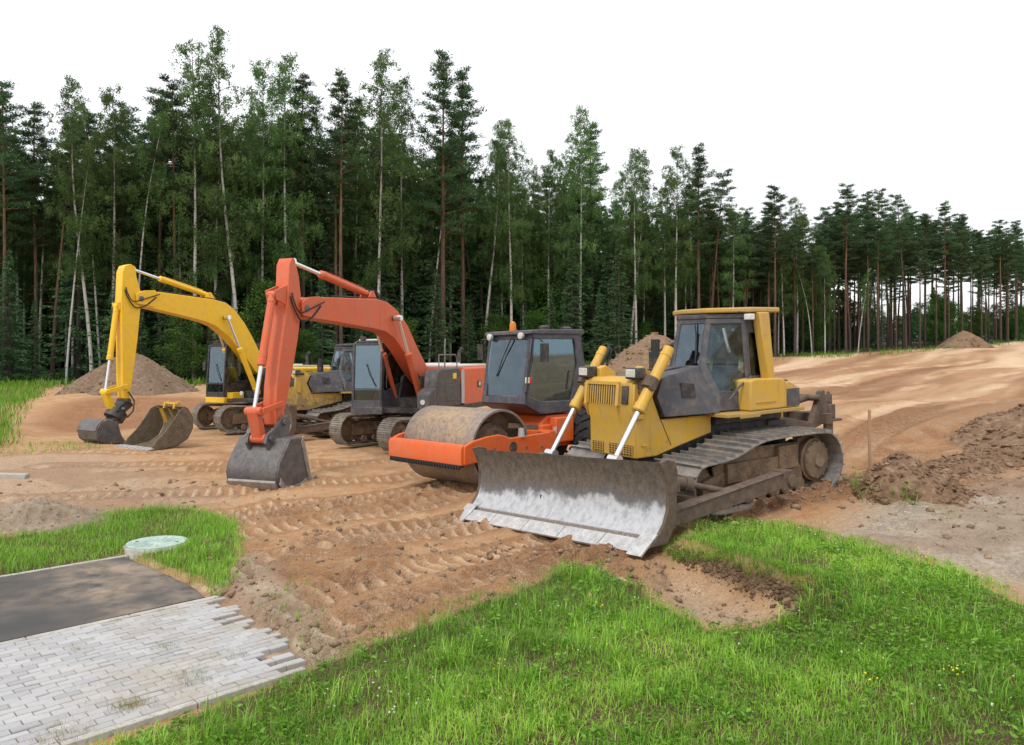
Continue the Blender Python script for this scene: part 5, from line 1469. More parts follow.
# ------------------------------------------------------------------ woodland
def bark_birch():
    m = NT('birch_bark')
    co = m.coord()
    mp = m.node('ShaderNodeMapping'); mp.inputs['Scale'].default_value = (1.2, 1.2, 3.2); m.link(co, mp.inputs['Vector'])
    n = m.noise(mp.outputs[0], 1.6, 5, .7); n2 = m.noise(co, .45, 3)
    c = m.mix(m.maprange(n, .56, .64), (.44, .43, .40), (.05, .045, .04))
    low = m.maprange(m.z(co), 2.2, .2)
    c = m.mix(m.math('MULTIPLY', low, m.maprange(n, .4, .6)), c, (.07, .06, .05))
    c = m.mix(m.maprange(m.z(co), 13, 22), c, (.16, .13, .11))
    m.col(c).rough(.9); return m.m
def bark_pine(name, lowc, topc, z0, z1):
    m = NT(name)
    co = m.coord()
    mp = m.node('ShaderNodeMapping'); mp.inputs['Scale'].default_value = (3, 3, .5); m.link(co, mp.inputs['Vector'])
    n = m.noise(mp.outputs[0], 2.2, 5, .7)
    c = m.mix(m.maprange(m.z(co), z0, z1), lowc, topc)
    c = m.mix(m.maprange(n, .35, .65), tuple(x * .55 for x in lowc), c)
    m.col(c).rough(.95); return m.m
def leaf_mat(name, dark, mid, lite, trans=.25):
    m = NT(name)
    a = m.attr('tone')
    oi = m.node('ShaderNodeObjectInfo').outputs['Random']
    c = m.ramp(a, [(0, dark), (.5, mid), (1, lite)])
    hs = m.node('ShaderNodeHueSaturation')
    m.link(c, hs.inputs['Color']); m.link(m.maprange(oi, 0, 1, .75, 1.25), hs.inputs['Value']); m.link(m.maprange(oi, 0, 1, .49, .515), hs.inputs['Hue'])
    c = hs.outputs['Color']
    m.n.remove(m.b)
    d = m.node('ShaderNodeBsdfDiffuse'); t = m.node('ShaderNodeBsdfTranslucent'); m.link(c, d.inputs['Color']); m.link(c, t.inputs['Color'])
    x = m.node('ShaderNodeMixShader'); x.inputs[0].default_value = trans
    m.link(d.outputs[0], x.inputs[1]); m.link(t.outputs[0], x.inputs[2]); m.link(x.outputs[0], m.out.inputs['Surface'])
    return m.m
BIRCHBARK = bark_birch()
PINEBARK = bark_pine('pine_bark', (.085, .06, .045), (.22, .115, .06), 3, 14)
DARKBARK = bark_pine('dark_bark', (.06, .05, .042), (.085, .07, .06), 2, 14)
BIRCHLEAF = leaf_mat('birch_leaves', (0.059, 0.116, 0.039), (0.111, 0.192, 0.063), (0.192, 0.295, 0.104), .48)
PINELEAF = leaf_mat('pine_needles', (0.038, 0.073, 0.037), (0.069, 0.124, 0.058), (0.124, 0.197, 0.087), .33)
SPRUCELEAF = leaf_mat('spruce_needles', (0.041, 0.084, 0.041), (0.080, 0.148, 0.067), (0.151, 0.244, 0.104), .33)
BUSHLEAF = leaf_mat('broad_leaves', (0.037, 0.085, 0.022), (0.070, 0.147, 0.034), (0.132, 0.240, 0.059), .25)
HAZEDLEAF = leaf_mat('haze_tinted_leaves', (.045, .075, .05), (.075, .11, .07), (.12, .17, .10), .1)  # greyed green: haze of distance put into the leaf colour

def leaves_mesh(name, C, S, D, tone, mat, parent, r, aspect=1.7, flat=None):
    """kite-shaped leaf clumps: centres C (n,3), sizes S, directions D; tone per leaf"""
    n = len(C)
    D = D / (np.linalg.norm(D, axis=1, keepdims=True) + 1e-9)
    R_ = r.normal(size=(n, 3))
    if flat is not None: R_[:, 2] *= flat
    side = np.cross(D, R_); side /= np.linalg.norm(side, axis=1, keepdims=True) + 1e-9
    nm = np.cross(D, side)
    a = C - D * S[:, None] * .5
    b = C + side * (S / aspect * .5)[:, None] + nm * (S * .08)[:, None]
    c = C + D * S[:, None] * .5
    d = C - side * (S / aspect * .5)[:, None] + nm * (S * .08)[:, None]
    V = np.stack([a, b, c, d], 1).reshape(-1, 3)
    k = np.arange(n) * 4
    Fc = np.stack([k, k + 1, k + 2, k + 3], 1)
    return np_mesh(name, V, Fc, mat, parent, {'tone': ('FACE', np.clip(tone, 0, 1))})

def trunk_pts(H, r, lean=0, wob=.25, n=12):
    ax, ay = r.uniform(-1, 1, 2)
    p0, p1 = r.uniform(0, 6, 2)
    return [Vector((lean * (i / n) ** 1.3 * H * .12 + wob * ax * sin(p0 + 4.2 * i / n) * (i / n), wob * ay * sin(p1 + 3.7 * i / n) * (i / n), H * i / n)) for i in range(n + 1)]
def along(pts, t):
    x = t * (len(pts) - 1); i = min(int(x), len(pts) - 2)
    return pts[i].lerp(pts[i + 1], x - i)

def birch_proto(seed, H=24, crown0=.32, spread=2.6, nb=92, lpb=270, lean=0, wob=.35, rad=.15, sparse=1.0):
    r = np.random.default_rng(seed)
    root = empty('birch_tree')
    pts = trunk_pts(H, r, lean, wob)
    t = MB(); t.tube(pts, rad, 8, .015)
    tw = t; t.second()
    C, S, D, T = [], [], [], []
    for b in range(nb):
        f = crown0 + (1 - crown0) * (b + r.uniform(0, 1)) / nb
        g = (f - crown0) / (1 - crown0)
        p = along(pts, f)
        L = spread * (.28 + .85 * math.sin((g * .78 + .14) * pi) ** .9) * r.uniform(.5, 1.25) * (1 - .6 * g ** 3)
        a = r.uniform(0, 2 * pi)
        up = r.uniform(.5, 1.1)
        q = [p]
        for k in range(1, 5):
            s = k / 4
            q.append(p + Vector((cos(a) * L * s, sin(a) * L * s, L * (up * s - .75 * s * s * up * 1.1))))
        if L > .5: tw.tube(q, .030 * (1 - g * .6) + .006, 4, .005)
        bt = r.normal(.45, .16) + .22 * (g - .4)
        for st_ in range(max(3, int((6 + 9 * L / spread) * sparse))):
            s = r.uniform(.25, 1.0)
            i = min(int(s * 4), 3); pp = q[i].lerp(q[i + 1], s * 4 - i)
            sx = pp.x + r.normal(0, .10 + .10 * L); sy = pp.y + r.normal(0, .10 + .10 * L); sz = pp.z + r.normal(.05, .15)
            drop = r.uniform(.25, 1.0) * (1.25 - .6 * g)
            tx, ty = r.normal(0, .12, 2)
            tt = bt + r.normal(0, .09)
            for k in range(int(lpb / 11 * r.uniform(.6, 1.3))):
                f2 = r.uniform(0, 1)
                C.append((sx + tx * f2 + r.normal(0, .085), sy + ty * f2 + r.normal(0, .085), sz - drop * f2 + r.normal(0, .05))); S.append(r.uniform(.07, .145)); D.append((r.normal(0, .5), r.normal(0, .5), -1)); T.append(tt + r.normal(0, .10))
    t.build('trunk', (BIRCHBARK, DARKBARK), root)
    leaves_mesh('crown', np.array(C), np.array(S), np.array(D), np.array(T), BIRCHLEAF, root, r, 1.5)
    return root, H

def pine_proto(seed, H=24, crown0=.55, spread=2.6, nb=44, lpb=120, lean=0, rad=.19, top=1.0, stubs=10):
    r = np.random.default_rng(seed)
    root = empty('pine_tree')
    pts = trunk_pts(H, r, lean, .18)
    t = MB(); t.tube(pts, rad, 8, .03)
    for k in range(stubs):
        f = r.uniform(.2, crown0); p = along(pts, f); a = r.uniform(0, 2 * pi); L = r.uniform(.4, 1.6)
        t.tube([p, p + Vector((cos(a) * L * .6, sin(a) * L * .6, .02)), p + Vector((cos(a) * L, sin(a) * L, -.15 * L))], .025, 4, .005)
    C, S, D, T = [], [], [], []
    for b in range(nb):
        f = crown0 + (1 - crown0) * ((b + r.uniform(0, 1)) / nb) ** .9
        g = (f - crown0) / (1 - crown0)
        p = along(pts, min(f, .995))
        L = spread * (.35 + .75 * math.sin(min(1, .25 + g * .62) * pi)) * r.uniform(.5, 1.25) * (1 - .55 * g * top)
        a = b * 2.4 + r.uniform(-.5, .5)
        up = r.uniform(-.05, .35) + .4 * g
        q = [p, p + Vector((cos(a) * L * .5, sin(a) * L * .5, L * up * .4)), p + Vector((cos(a) * L, sin(a) * L, L * up))]
        t.tube(q, .05 * (1 - .6 * g), 4, .008)
        bt = r.normal(.42, .14) + .2 * (g - .3)
        ncl = 4 + int(L * 4.2)
        for c in range(ncl):
            s = r.uniform(.3, 1.05)
            pp = q[0].lerp(q[1], s * 2) if s < .5 else q[1].lerp(q[2], s * 2 - 1)
            o = r.normal(0, .22, 2) * L * .55
            cc = (pp.x + o[0], pp.y + o[1], pp.z + r.uniform(-.05, .2))
            ct = bt + r.normal(0, .1)
            for k in range(int(lpb / 4 * r.uniform(.6, 1.3))):
                d = r.normal(0, 1, 3); d[2] = abs(d[2]) * .7 + .1
                d /= np.linalg.norm(d)
                rr = r.uniform(.12, .48)
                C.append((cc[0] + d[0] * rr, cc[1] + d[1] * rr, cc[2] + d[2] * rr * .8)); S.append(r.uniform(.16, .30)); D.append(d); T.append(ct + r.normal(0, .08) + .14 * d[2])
    t.build('trunk', PINEBARK, root)
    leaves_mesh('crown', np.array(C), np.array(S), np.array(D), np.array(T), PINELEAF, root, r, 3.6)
    return root, H

def spruce_proto(seed, H=15, crown0=.03, base=2.4, tiers=34, per=9, lpb=26, mat=None, name='spruce_tree'):
    r = np.random.default_rng(seed)
    root = empty(name)
    pts = trunk_pts(H, r, 0, .08)
    t = MB(); t.tube(pts, .014 * H, 8, .01)
    C, S, D, T = [], [], [], []
    for i in range(tiers):
        f = crown0 + (1 - crown0) * i / tiers
        L0 = base * (1 - (i / tiers) ** 1.15) + .12
        for b in range(per):
            a = r.uniform(0, 2 * pi); L = L0 * r.uniform(.6, 1.18)
            p = along(pts, min(.999, f + r.uniform(-.012, .012)))
            dr = r.uniform(.12, .42)
            bt = r.normal(.45, .16)
            if b % 3 == 0: t.tube([p, p + Vector((cos(a) * L * .8, sin(a) * L * .8, -dr * L * .7))], .02, 4, .005)
            for k in range(int(lpb * (.3 + L / base))):
                s = r.uniform(.12, 1.0) ** .7
                w = r.normal(0, .13) * L * (.3 + s)
                x = cos(a) * L * s - sin(a) * w; y = sin(a) * L * s + cos(a) * w
                z = p.z - dr * L * s * (1.25 - .55 * s) - abs(r.normal(0, .10))
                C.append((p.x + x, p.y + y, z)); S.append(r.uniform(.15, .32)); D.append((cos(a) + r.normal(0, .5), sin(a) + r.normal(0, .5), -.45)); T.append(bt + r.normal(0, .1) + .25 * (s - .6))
    t.build('trunk', DARKBARK, root)
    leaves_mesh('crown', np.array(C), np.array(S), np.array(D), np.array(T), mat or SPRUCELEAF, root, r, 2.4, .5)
    return root, H

def bush_proto(seed, H=7, spread=2.3, n=10500, name='young_broadleaf_tree', stem=.06):
    r = np.random.default_rng(seed)
    root = empty(name)
    t = MB(); C, S, D, T = [], [], [], []
    pts = trunk_pts(H, r, 0, .2)
    t.tube(pts, stem, 6, .01)
    ncl = 84
    for c in range(ncl):
        f = r.uniform(.10, 1); a = r.uniform(0, 2 * pi); L = spread * (math.sin(min(1, .18 + f * .8) * pi) ** .7) * r.uniform(.2, 1)
        p = along(pts, f * .92); e = p + Vector((cos(a) * L, sin(a) * L, .35 * L))
        t.tube([p, e], .02, 4, .005)
        bt = r.normal(.45, .17)
        for k in range(n // ncl):
            o = r.normal(0, .28, 3) * (.5 + .10 * H)
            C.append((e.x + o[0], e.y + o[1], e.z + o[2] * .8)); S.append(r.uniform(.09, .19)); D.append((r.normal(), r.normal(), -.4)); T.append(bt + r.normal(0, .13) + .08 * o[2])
    C = np.array(C); C[:, 2] = np.abs(C[:, 2]) + .03
    t.build('trunk', DARKBARK, root)
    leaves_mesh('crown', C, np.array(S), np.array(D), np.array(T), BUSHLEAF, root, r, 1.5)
    return root, H

PROTO = {
    'birch': [birch_proto(1), birch_proto(2, crown0=.36, spread=2.5, sparse=.9), birch_proto(3, crown0=.27, spread=3.1, nb=96), birch_proto(4, H=24, crown0=.36, spread=2.3, nb=80, sparse=.8, lean=.6, wob=.7)],
    'thin': [birch_proto(5, H=22, crown0=.55, spread=1.3, nb=30, sparse=.75, lean=.9, wob=.8, rad=.10), birch_proto(6, H=22, crown0=.5, spread=1.2, nb=34, sparse=.8, lean=-.8, wob=.6, rad=.10)],
    'pine': [pine_proto(11), pine_proto(12, crown0=.62, spread=2.3, nb=36), pine_proto(13, crown0=.48, spread=2.2, nb=52), pine_proto(14, crown0=.66, spread=2.7, nb=32, lean=.5), pine_proto(15, crown0=.58, spread=2.0, nb=40)],
    'bigpine': [pine_proto(16, crown0=.42, spread=3.0, nb=58, top=1.5, rad=.22), pine_proto(17, crown0=.5, spread=2.6, nb=50, top=1.4, rad=.2)],
    'spruce': [spruce_proto(21), spruce_proto(22, base=2.0, tiers=30), spruce_proto(23, H=15, base=1.7, crown0=.15)],
    'bush': [bush_proto(31), bush_proto(32, spread=1.8), bush_proto(33, spread=2.7)],
}
USED = set()
def plant(kind, x, y, H, label, group=None, var=None, rot=None, wide=1.0):
    lst = PROTO[kind]
    i = (random.randrange(len(lst)) if var is None else var) % len(lst)
    o, h0 = lst[i]
    if (kind, i) in USED: o = copy_tree(o)
    USED.add((kind, i))
    s = H / h0
    o.location = (x, y, gz1(x, y) - .08)
    o.rotation_euler = (0, 0, random.uniform(0, 6.28) if rot is None else rot)
    w = s ** .75 * wide if kind != 'bush' else s * wide
    o.scale = (w, w, s)
    cat = {'birch': 'birch', 'thin': 'birch', 'pine': 'pine', 'bigpine': 'pine', 'spruce': 'spruce', 'bush': 'young tree'}[kind]
    for k in ('label', 'group'):
        if k in o: del o[k]
    tag(o, label, cat, group)
    return o
def at_u(u, d, top): 
    """place by bearing and distance; height from the skyline it reaches"""
    x = (u - CU) / F * d
    return x, d, HC + (HV - top) * d / F - gz1(x, d)

random.seed(21)
G_B = 'birches along the woodland edge'; G_P = 'pines along the woodland edge'
# distinct trees of the front row: kind, bearing u, skyline v, extra depth, variant, label
FRONT = [
    ('pine', 4, 84, 1, 0, 'pine at the far left end of the woodland edge above the grass'),
    ('pine', 36, 108, 3, 2, 'brown trunked pine left of the first white birches'),
    ('thin', 66, 150, 0, 1, 'thin pale birch left of the curving white birch'),
    ('birch', 92, 82, .5, 3, 'birch with a curving white trunk rising left of the gravel mound'),
    ('thin', 101, 118, 1.5, 0, 'straight thin birch just behind the curving white birch'),
    ('birch', 113, 88, 1, 1, 'white birch rising directly behind the gravel mound'),
    ('thin', 133, 100, 1, 0, 'birch leaning right above the stick of the yellow excavator'),
    ('pine', 160, 94, 3, 1, 'dark pine between the leaning birch and the tall white birch'),
    ('pine', 176, 92, 2, 3, 'red trunked pine behind the yellow boom'),
    ('birch', 194, 42, .5, 2, 'tall birch with a bright trunk behind the yellow boom bend'),
    ('birch', 240, 27, 0, 3, 'tallest birch, with airy crown, above the yellow excavator cab'),
    ('birch', 262, 62, 2, 1, 'birch with loose crown left of the orange excavator stick'),
    ('birch', 287, 54, 1, 0, 'birch directly behind the top of the orange stick'),
    ('pine', 303, 80, 2, 4, 'slim red pine just right of the orange stick top'),
    ('pine', 341, 78, 0, 1, 'bare orange trunked pine with small top above the orange boom'),
    ('birch', 379, 52, .5, 2, 'broad birch with a white stem behind the orange boom bend'),
    ('birch', 402, 78, 3, 0, 'birch filling the gap left of the tall dark twin pines'),
    ('bigpine', 443, 54, 0, 0, 'tall dark pine with conical top, left one of the twin pines'),
    ('bigpine', 463, 72, 1.5, 1, 'dark pine, right one of the twin pines'),
    ('thin', 429, 130, 2, 1, 'thin dark leaning stem beside the twin pines'),
    ('birch', 450, 140, 4, 1, 'white stem standing between the twin pines'),
    ('birch', 484, 120, 2, 3, 'slender birch left of the roller beacon'),
    ('birch', 511, 122, 0, 2, 'birch with mottled trunk rising above the roller beacon'),
    ('birch', 549, 150, 2, 1, 'smaller birch above the roller cab roof'),
    ('birch', 580, 108, .5, 0, 'tall birch with full crown above the roller cab rear edge'),
    ('pine', 592, 128, 3, 2, 'dark pine tucked behind the tall birch by the roller'),
    ('birch', 630, 150, 1, 3, 'leaning stem of the double birch above the central sand heap'),
    ('birch', 636, 148, 0, 0, 'bright straight stem of the double birch above the central sand heap'),
    ('birch', 676, 147, 1, 1, 'forked birch left of the conical pine above the bulldozer'),
    ('bigpine', 699, 147, .5, 1, 'conical pine above the bulldozer cab'),
    ('pine', 710, 175, 2, 3, 'red trunked pine above the bulldozer cab roof'),
    ('birch', 733, 205, 1, 1, 'round topped birch right of the conical pine'),
    ('pine', 775, 188, 0, 0, 'pine with pointed top just right of the bulldozer canopy'),
    ('birch', 797, 198, 3, 2, 'birch crown between the pines right of the bulldozer'),
    ('thin', 812, 262, -1, 0, 'leaning grey birch stem at the grass strip'),
    ('pine', 846, 186, 0, 1, 'tall pine with ragged top and red trunk right of centre in the pine stand'),
    ('thin', 858, 270, -2, 1, 'white birch sapling leaning left at the pine stand edge'),
    ('pine', 868, 194, .5, 4, 'thick grey brown pine at the edge of the pine stand'),
    ('pine', 878, 192, 0, 0, 'flat topped pine in the middle of the pine stand'),
    ('pine', 906, 198, 0, 3, 'broad topped pine left of the thinnest tall pine'),
    ('pine', 945, 204, 0, 1, 'thin pine with a spike top left of the distant dirt heap'),
    ('pine', 962, 216, 1, 2, 'pine standing directly behind the distant dirt heap'),
    ('pine', 1001, 220, 0, 3, 'pine right of the distant dirt heap'),
    ('pine', 1016, 222, 3, 4, 'last pine at the far right by the haul road'),
]
placed = []
for kind, u, top, dd, var, lab in FRONT:
    d = float(edge_depth_u(u)) + 1.0 + dd
    x, y, H = at_u(u, d, top)
    g = {'birch': G_B, 'thin': G_B, 'pine': G_P, 'bigpine': G_P}[kind]
    plant(kind, x, y, H, lab, g, var, rot=(RAD(0 if lab.find('leaning right') >= 0 else 180) if kind == 'thin' else None))
    placed.append((x, y))
SKY_U = [-60, 0, 15, 40, 55, 65, 85, 115, 130, 150, 165, 185, 215, 250, 265, 285, 320, 345, 370, 390, 415, 430, 450, 480, 500, 545, 560, 590, 605, 665, 690, 715, 730, 775, 800, 845, 905, 945, 985, 1024, 1090]
SKY_V = [85, 92, 105, 120, 132, 136, 100, 100, 115, 112, 108, 80, 85, 75, 80, 72, 105, 100, 80, 75, 112, 105, 85, 125, 140, 160, 140, 135, 165, 162, 165, 180, 210, 200, 208, 200, 210, 216, 226, 228, 235]
ZONES = [(-200, 150, 'behind the yellow excavator stick'), (150, 330, 'behind the yellow and orange booms'), (330, 480, 'behind the orange boom'), (480, 620, 'behind the roller'), (620, 790, 'behind the bulldozer'), (790, 1300, 'in the stand beside the haul road')]
def zone(u):
    for a, b, n in ZONES:
        if a <= u < b: return n
    return ZONES[-1][2]
NAMES = {'pine': 'pine', 'birch': 'birch', 'spruce': 'spruce', 'bush': 'leafy young tree', 'bigpine': 'broad pine', 'thin': 'thin birch'}
def fill(kind, n, u0, u1, d0, d1, drop0, drop1, mind=1.5, hmax=99, wide=1.0):
    c = 0; tries = 0
    while c < n and tries < n * 60:
        tries += 1
        u = random.uniform(u0, u1)
        d = float(edge_depth_u(u)) + random.uniform(d0, d1)
        x = (u - CU) / F * d
        if 402 < u < 431 and hmax > 50: continue          # the gap where the sky shows
        if any((x - a) ** 2 + (d - b) ** 2 < mind ** 2 for a, b in placed): continue
        placed.append((x, d))
        if drop1 is None:
            H = random.uniform(*drop0)
        else:
            top = np.interp(u, SKY_U, SKY_V) + random.uniform(drop0, drop1)
            H = HC + (HV - top) * d / F - gz1(x, d)
        H = min(H, hmax)
        z = zone(u)
        plant(kind, x, d, H, f'{NAMES[kind]} in the crowded wood {z}', f'{NAMES[kind]} trees {z}', wide=wide)
        c += 1
fill('birch', 46, -60, 720, 1.5, 10, 3, 60)
fill('pine', 36, -60, 760, 2.5, 13, 6, 70)
fill('pine', 66, 700, 900, 1, 17, 2, 45, 1.2)
fill('pine', 62, 870, 1080, 1, 20, 0, 24, 1.2)
fill('birch', 8, 740, 880, 2, 8, 20, 60)
fill('spruce', 60, -60, 820, 3, 14, (9, 18), None, 1.5, wide=1.2)
fill('spruce', 22, -60, 480, .5, 5, (4, 9), None, 1.3)
fill('bush', 24, -60, 560, .2, 5, (3, 9), None, 1.4)
fill('spruce', 16, -60, 620, -.3, 3, (5, 12), None, 1.6)
fill('bush', 14, 480, 860, 2, 9, (2, 5), None, 1.2)
fill('bush', 22, 850, 1070, 5, 22, (3, 7), None, 1.6)
fill('spruce', 14, 840, 1070, 5, 24, (6, 11), None, 1.6)
# ------------------------------------------------------------------ deep woodland behind the edge: one uncountable mass
def forest_mass(name, n, ufun, dfun, hfun, mat, sz, seed, trunks=None):
    r = np.random.default_rng(seed)
    C, S, D, T = [], [], [], []
    for k in range(n):
        u = ufun(r); d = dfun(u, r); x = (u - CU) / F * d
        z0 = float(hbase(np.array([x]), np.array([d]))[0]); h = hfun(u, d, r) 
        w = r.uniform(1.6, 3.0); bt = r.normal(.4, .15)
        m = 520
        f = r.uniform(.0, 1, m); a = r.uniform(0, 2 * pi, m); rr = w * np.sqrt(r.uniform(0, 1, m)) * np.clip(1.15 - f, .1, 1) ** .6
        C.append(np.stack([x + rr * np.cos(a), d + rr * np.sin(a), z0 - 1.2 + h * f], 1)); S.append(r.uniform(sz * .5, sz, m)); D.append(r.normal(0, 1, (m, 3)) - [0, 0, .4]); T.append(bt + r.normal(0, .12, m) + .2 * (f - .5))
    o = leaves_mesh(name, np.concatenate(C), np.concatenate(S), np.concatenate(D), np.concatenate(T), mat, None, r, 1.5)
    return tag(o, kind='stuff')
fm = forest_mass('deep_forest', 520, lambda r: r.uniform(-420, 840), lambda u, r: float(edge_depth_u(u)) + r.uniform(15, 27), lambda u, d, r: max(6, HC + (HV - np.interp(u, SKY_U, SKY_V) - r.uniform(50, 110)) * d / F - 2), SPRUCELEAF, .75, 71)
tag(fm, 'dark depth of the wood behind its edge trees', 'forest')
fm = forest_mass('distant_forest', 220, lambda r: r.uniform(800, 1400), lambda u, r: r.uniform(185, 230), lambda u, d, r: r.uniform(4, 10), HAZEDLEAF, 1.1, 72)
tag(fm, 'distant treeline with haze tinted leaves seen between the pine trunks', 'forest')
# ------------------------------------------------------------------ heaps, clods and small things on the ground
def heap_mat(name, a, b, c3):
    m = NT(name)
    co = m.coord('Object')
    n1 = m.noise(co, 1.2, 5, .6); n2 = m.noise(co, 7, 7, .72); n3 = m.noise(co, 40, 4, .7)
    c = m.ramp(n2, [(.3, a), (.5, b), (.7, c3)])
    c = m.mix(m.maprange(n1, .4, .65, 0, .5), c, tuple(x * .7 for x in b))
    m.col(c).rough(.97); m.b.inputs['Specular IOR Level'].default_value = .1
    m.bump(m.math('ADD', n2, m.math('MULTIPLY', n3, .4)), .7, .06)
    return m.m
def ico(sub=1):
    b = bmesh.new(); bmesh.ops.create_icosphere(b, subdivisions=sub, radius=1)
    V = np.array([v.co[:] for v in b.verts]); Fc = np.array([[v.index for v in f.verts] for f in b.faces]); b.free()
    return V, Fc
ICO1 = ico(1); ICO2 = ico(2)
def rocks(P, S, seed, base=ICO1, squash=.75):
    """many angular lumps: (verts, triangles)"""
    r = np.random.default_rng(seed)
    V0, F0 = base
    n = len(P)
    Vs = np.repeat(V0[None], n, 0)
    Vs = Vs * r.uniform(.45, 1.25, (n, len(V0), 1))
    Vs = Vs * np.stack([r.uniform(.7, 1.3, n), r.uniform(.7, 1.3, n), r.uniform(.5, 1.0, n) * squash / .75], 1)[:, None, :]
    a = r.uniform(0, 6.28, n); ca, sa = np.cos(a)[:, None], np.sin(a)[:, None]
    x = Vs[:, :, 0] * ca - Vs[:, :, 1] * sa; y = Vs[:, :, 0] * sa + Vs[:, :, 1] * ca
    Vs = np.stack([x, y, Vs[:, :, 2]], -1) * S[:, None, None] + P[:, None, :]
    Fs = (F0[None] + (np.arange(n) * len(V0))[:, None, None]).reshape(-1, 3)
    return Vs.reshape(-1, 3), Fs
def heap(name, x, y, rx, ry, h, rot, mat, seed, label, cat='dirt heap', pw_=1.25, clod=.10, nclod=160, rough=.16, peak=(0, 0)):
    r = np.random.default_rng(seed)
    nr, na = 70, 200
    R_ = np.linspace(0, 1.12, nr)[:, None] * np.ones((1, na)); A = np.ones((nr, 1)) * np.linspace(0, 2 * pi, na, endpoint=False)[None]
    k = 1 + .22 * np.sin(A * 2 + seed) + .12 * np.sin(A * 3 + seed * 2) + .06 * np.sin(7 * A + seed)
    lx = R_ * np.cos(A) * rx * k; ly = R_ * np.sin(A) * ry * k
    px_ = lx * cos(rot) - ly * sin(rot) + x; py_ = lx * sin(rot) + ly * cos(rot) + y
    sh = np.clip(1 - R_ ** pw_, -.2, 1)
    px_ = px_ + peak[0] * np.clip(sh, 0, 1) ; py_ = py_ + peak[1] * np.clip(sh, 0, 1)
    nz = fbm(px_, py_, 5, 1.6 / max(rx, .6), seed) * rough * h * 2 + fbm(px_, py_, 4, 4.5, seed + 1) * min(.22, rough * h)
    z = gz(px_, py_) + h * sh + nz * np.clip(sh * 4 + .2, 0, 1) - .04
    z = np.where(R_ > 1.0, gz(px_, py_) - .12, z)
    V = np.stack([px_ - x, py_ - y, z - gz1(x, y)], -1).reshape(-1, 3)
    idx = np.arange(nr * na).reshape(nr, na)
    a0 = idx[:-1]; b0 = idx[1:]
    q = np.stack([a0, b0, np.roll(b0, -1, 1), np.roll(a0, -1, 1)], -1).reshape(-1, 4)
    tri = np.concatenate([q[:, [0, 1, 2]], q[:, [0, 2, 3]]])
    t = r.uniform(0, 1, nclod) ** .55 * 1.0; aa = r.integers(0, na, nclod); ii = np.clip((t * (nr - 6)).astype(int), 1, nr - 2)
    P = V.reshape(nr, na, 3)[ii, aa]
    rv, rf = rocks(P, clod * r.uniform(.25, 1, nclod) ** 1.5 + .01, seed)
    o = np_mesh(name, np.concatenate([V, rv]), np.concatenate([tri, rf + len(V)]), mat, smooth=True)
    o.data.set_sharp_from_angle(angle=RAD(48))
    o.location = (x, y, gz1(x, y))
    return tag(o, label, cat)
GRAVEL = heap_mat('brown_gravel', (.115, .075, .052), (.21, .145, .10), (.30, .22, .165))
SANDHEAP = heap_mat('heaped_sand', (.135, .082, .052), (.235, .155, .10), (.35, .245, .165))
CLODS = heap_mat('dark_clods', (.115, .068, .042), (.23, .145, .092), (.38, .27, .185))
PALEGRAVEL = heap_mat('pale_gravel', (.20, .145, .105), (.31, .24, .175), (.43, .35, .27))
heap('gravel_mound', -19.2, 38.5, 3.35, 2.9, 2.1, .2, GRAVEL, 3, 'tall brown gravel mound behind the yellow excavator stick', 'gravel mound', 1.15, .10, 260, .07)
heap('sand_heap', 6.7, 36, 3.6, 3.0, 2.35, .1, SANDHEAP, 5, 'brown sand heap between the roller cab and the bulldozer cab', 'sand heap', 1.35, .2, 260, .13, (0, 0))
heap('sand_heap', 50.6, 86, 2.9, 2.4, 2.0, .3, SANDHEAP, 8, 'distant pointed dirt heap at the foot of the pines by the haul road', 'dirt heap', 1.15, .2, 160, .07)
heap('gravel_pile', -8.2, 13.0, 1.5, .95, .40, .1, PALEGRAVEL, 9, 'low pale gravel pile behind the grass verge at left', 'gravel pile', 1.3, .02, 400, .10)
heap('clod_heap', 6.65, 12.5, 1.1, .66, .58, .15, CLODS, 12, 'heap of dark clods with a grassy side beside the wooden stake', 'clod heap', 1.9, .065, 620, .12, (-.38, 0))
heap('dirt_bank', 13.2, 17.9, 3.6, 2.0, .85, .45, CLODS, 14, 'dark broken dirt bank at the right edge of the haul road', 'dirt bank', 1.3, .10, 1300, .16, (.9, .2))
heap('dirt_ridge', 8.9, 14.4, 2.0, .75, .30, .35, CLODS, 17, 'low broken ridge of earth between the clod heap and the dirt bank', 'dirt ridge', 1.5, .075, 700, .2)
# loose clods and stones, uncountable
rr_ = np.random.default_rng(77)
def scatter_line(pl, n, w):
    P = np.array(pl); k = rr_.integers(0, len(P) - 1, n); t = rr_.random(n)[:, None]
    return P[k] * (1 - t) + P[k + 1] * t + rr_.normal(0, w, (n, 2))
pts = np.concatenate([scatter_line(wpoly([(590, 556), (650, 552), (690, 528), (720, 512), (800, 500), (860, 488)]), 1100, .30), scatter_line(wpoly([(690, 530), (740, 508), (820, 492), (865, 480)]), 700, .22),
    scatter_line(wpoly([(860, 478), (900, 490), (960, 470), (1040, 460)]), 1900, .5), scatter_line(wpoly([(225, 560), (250, 590), (290, 625), (330, 650)]), 520, .25), scatter_line(wpoly([(480, 545), (560, 560), (640, 575)]), 500, .3),
    scatter_line(wpoly([(250, 520), (400, 540), (450, 600), (330, 600)]), 700, .9), scatter_line(wpoly([(0, 500), (100, 500), (250, 500)]), 400, 1.2), scatter_line(wpoly([(900, 470), (1000, 500), (960, 540)]), 500, .8), scatter_line(wpoly([(640, 565), (720, 600), (780, 610)]), 260, .25)])
keep = (path_sdf(pts[:, 0], pts[:, 1]) < -.03)
pts = pts[keep]
pts = pts[rr_.random(len(pts)) < .6]
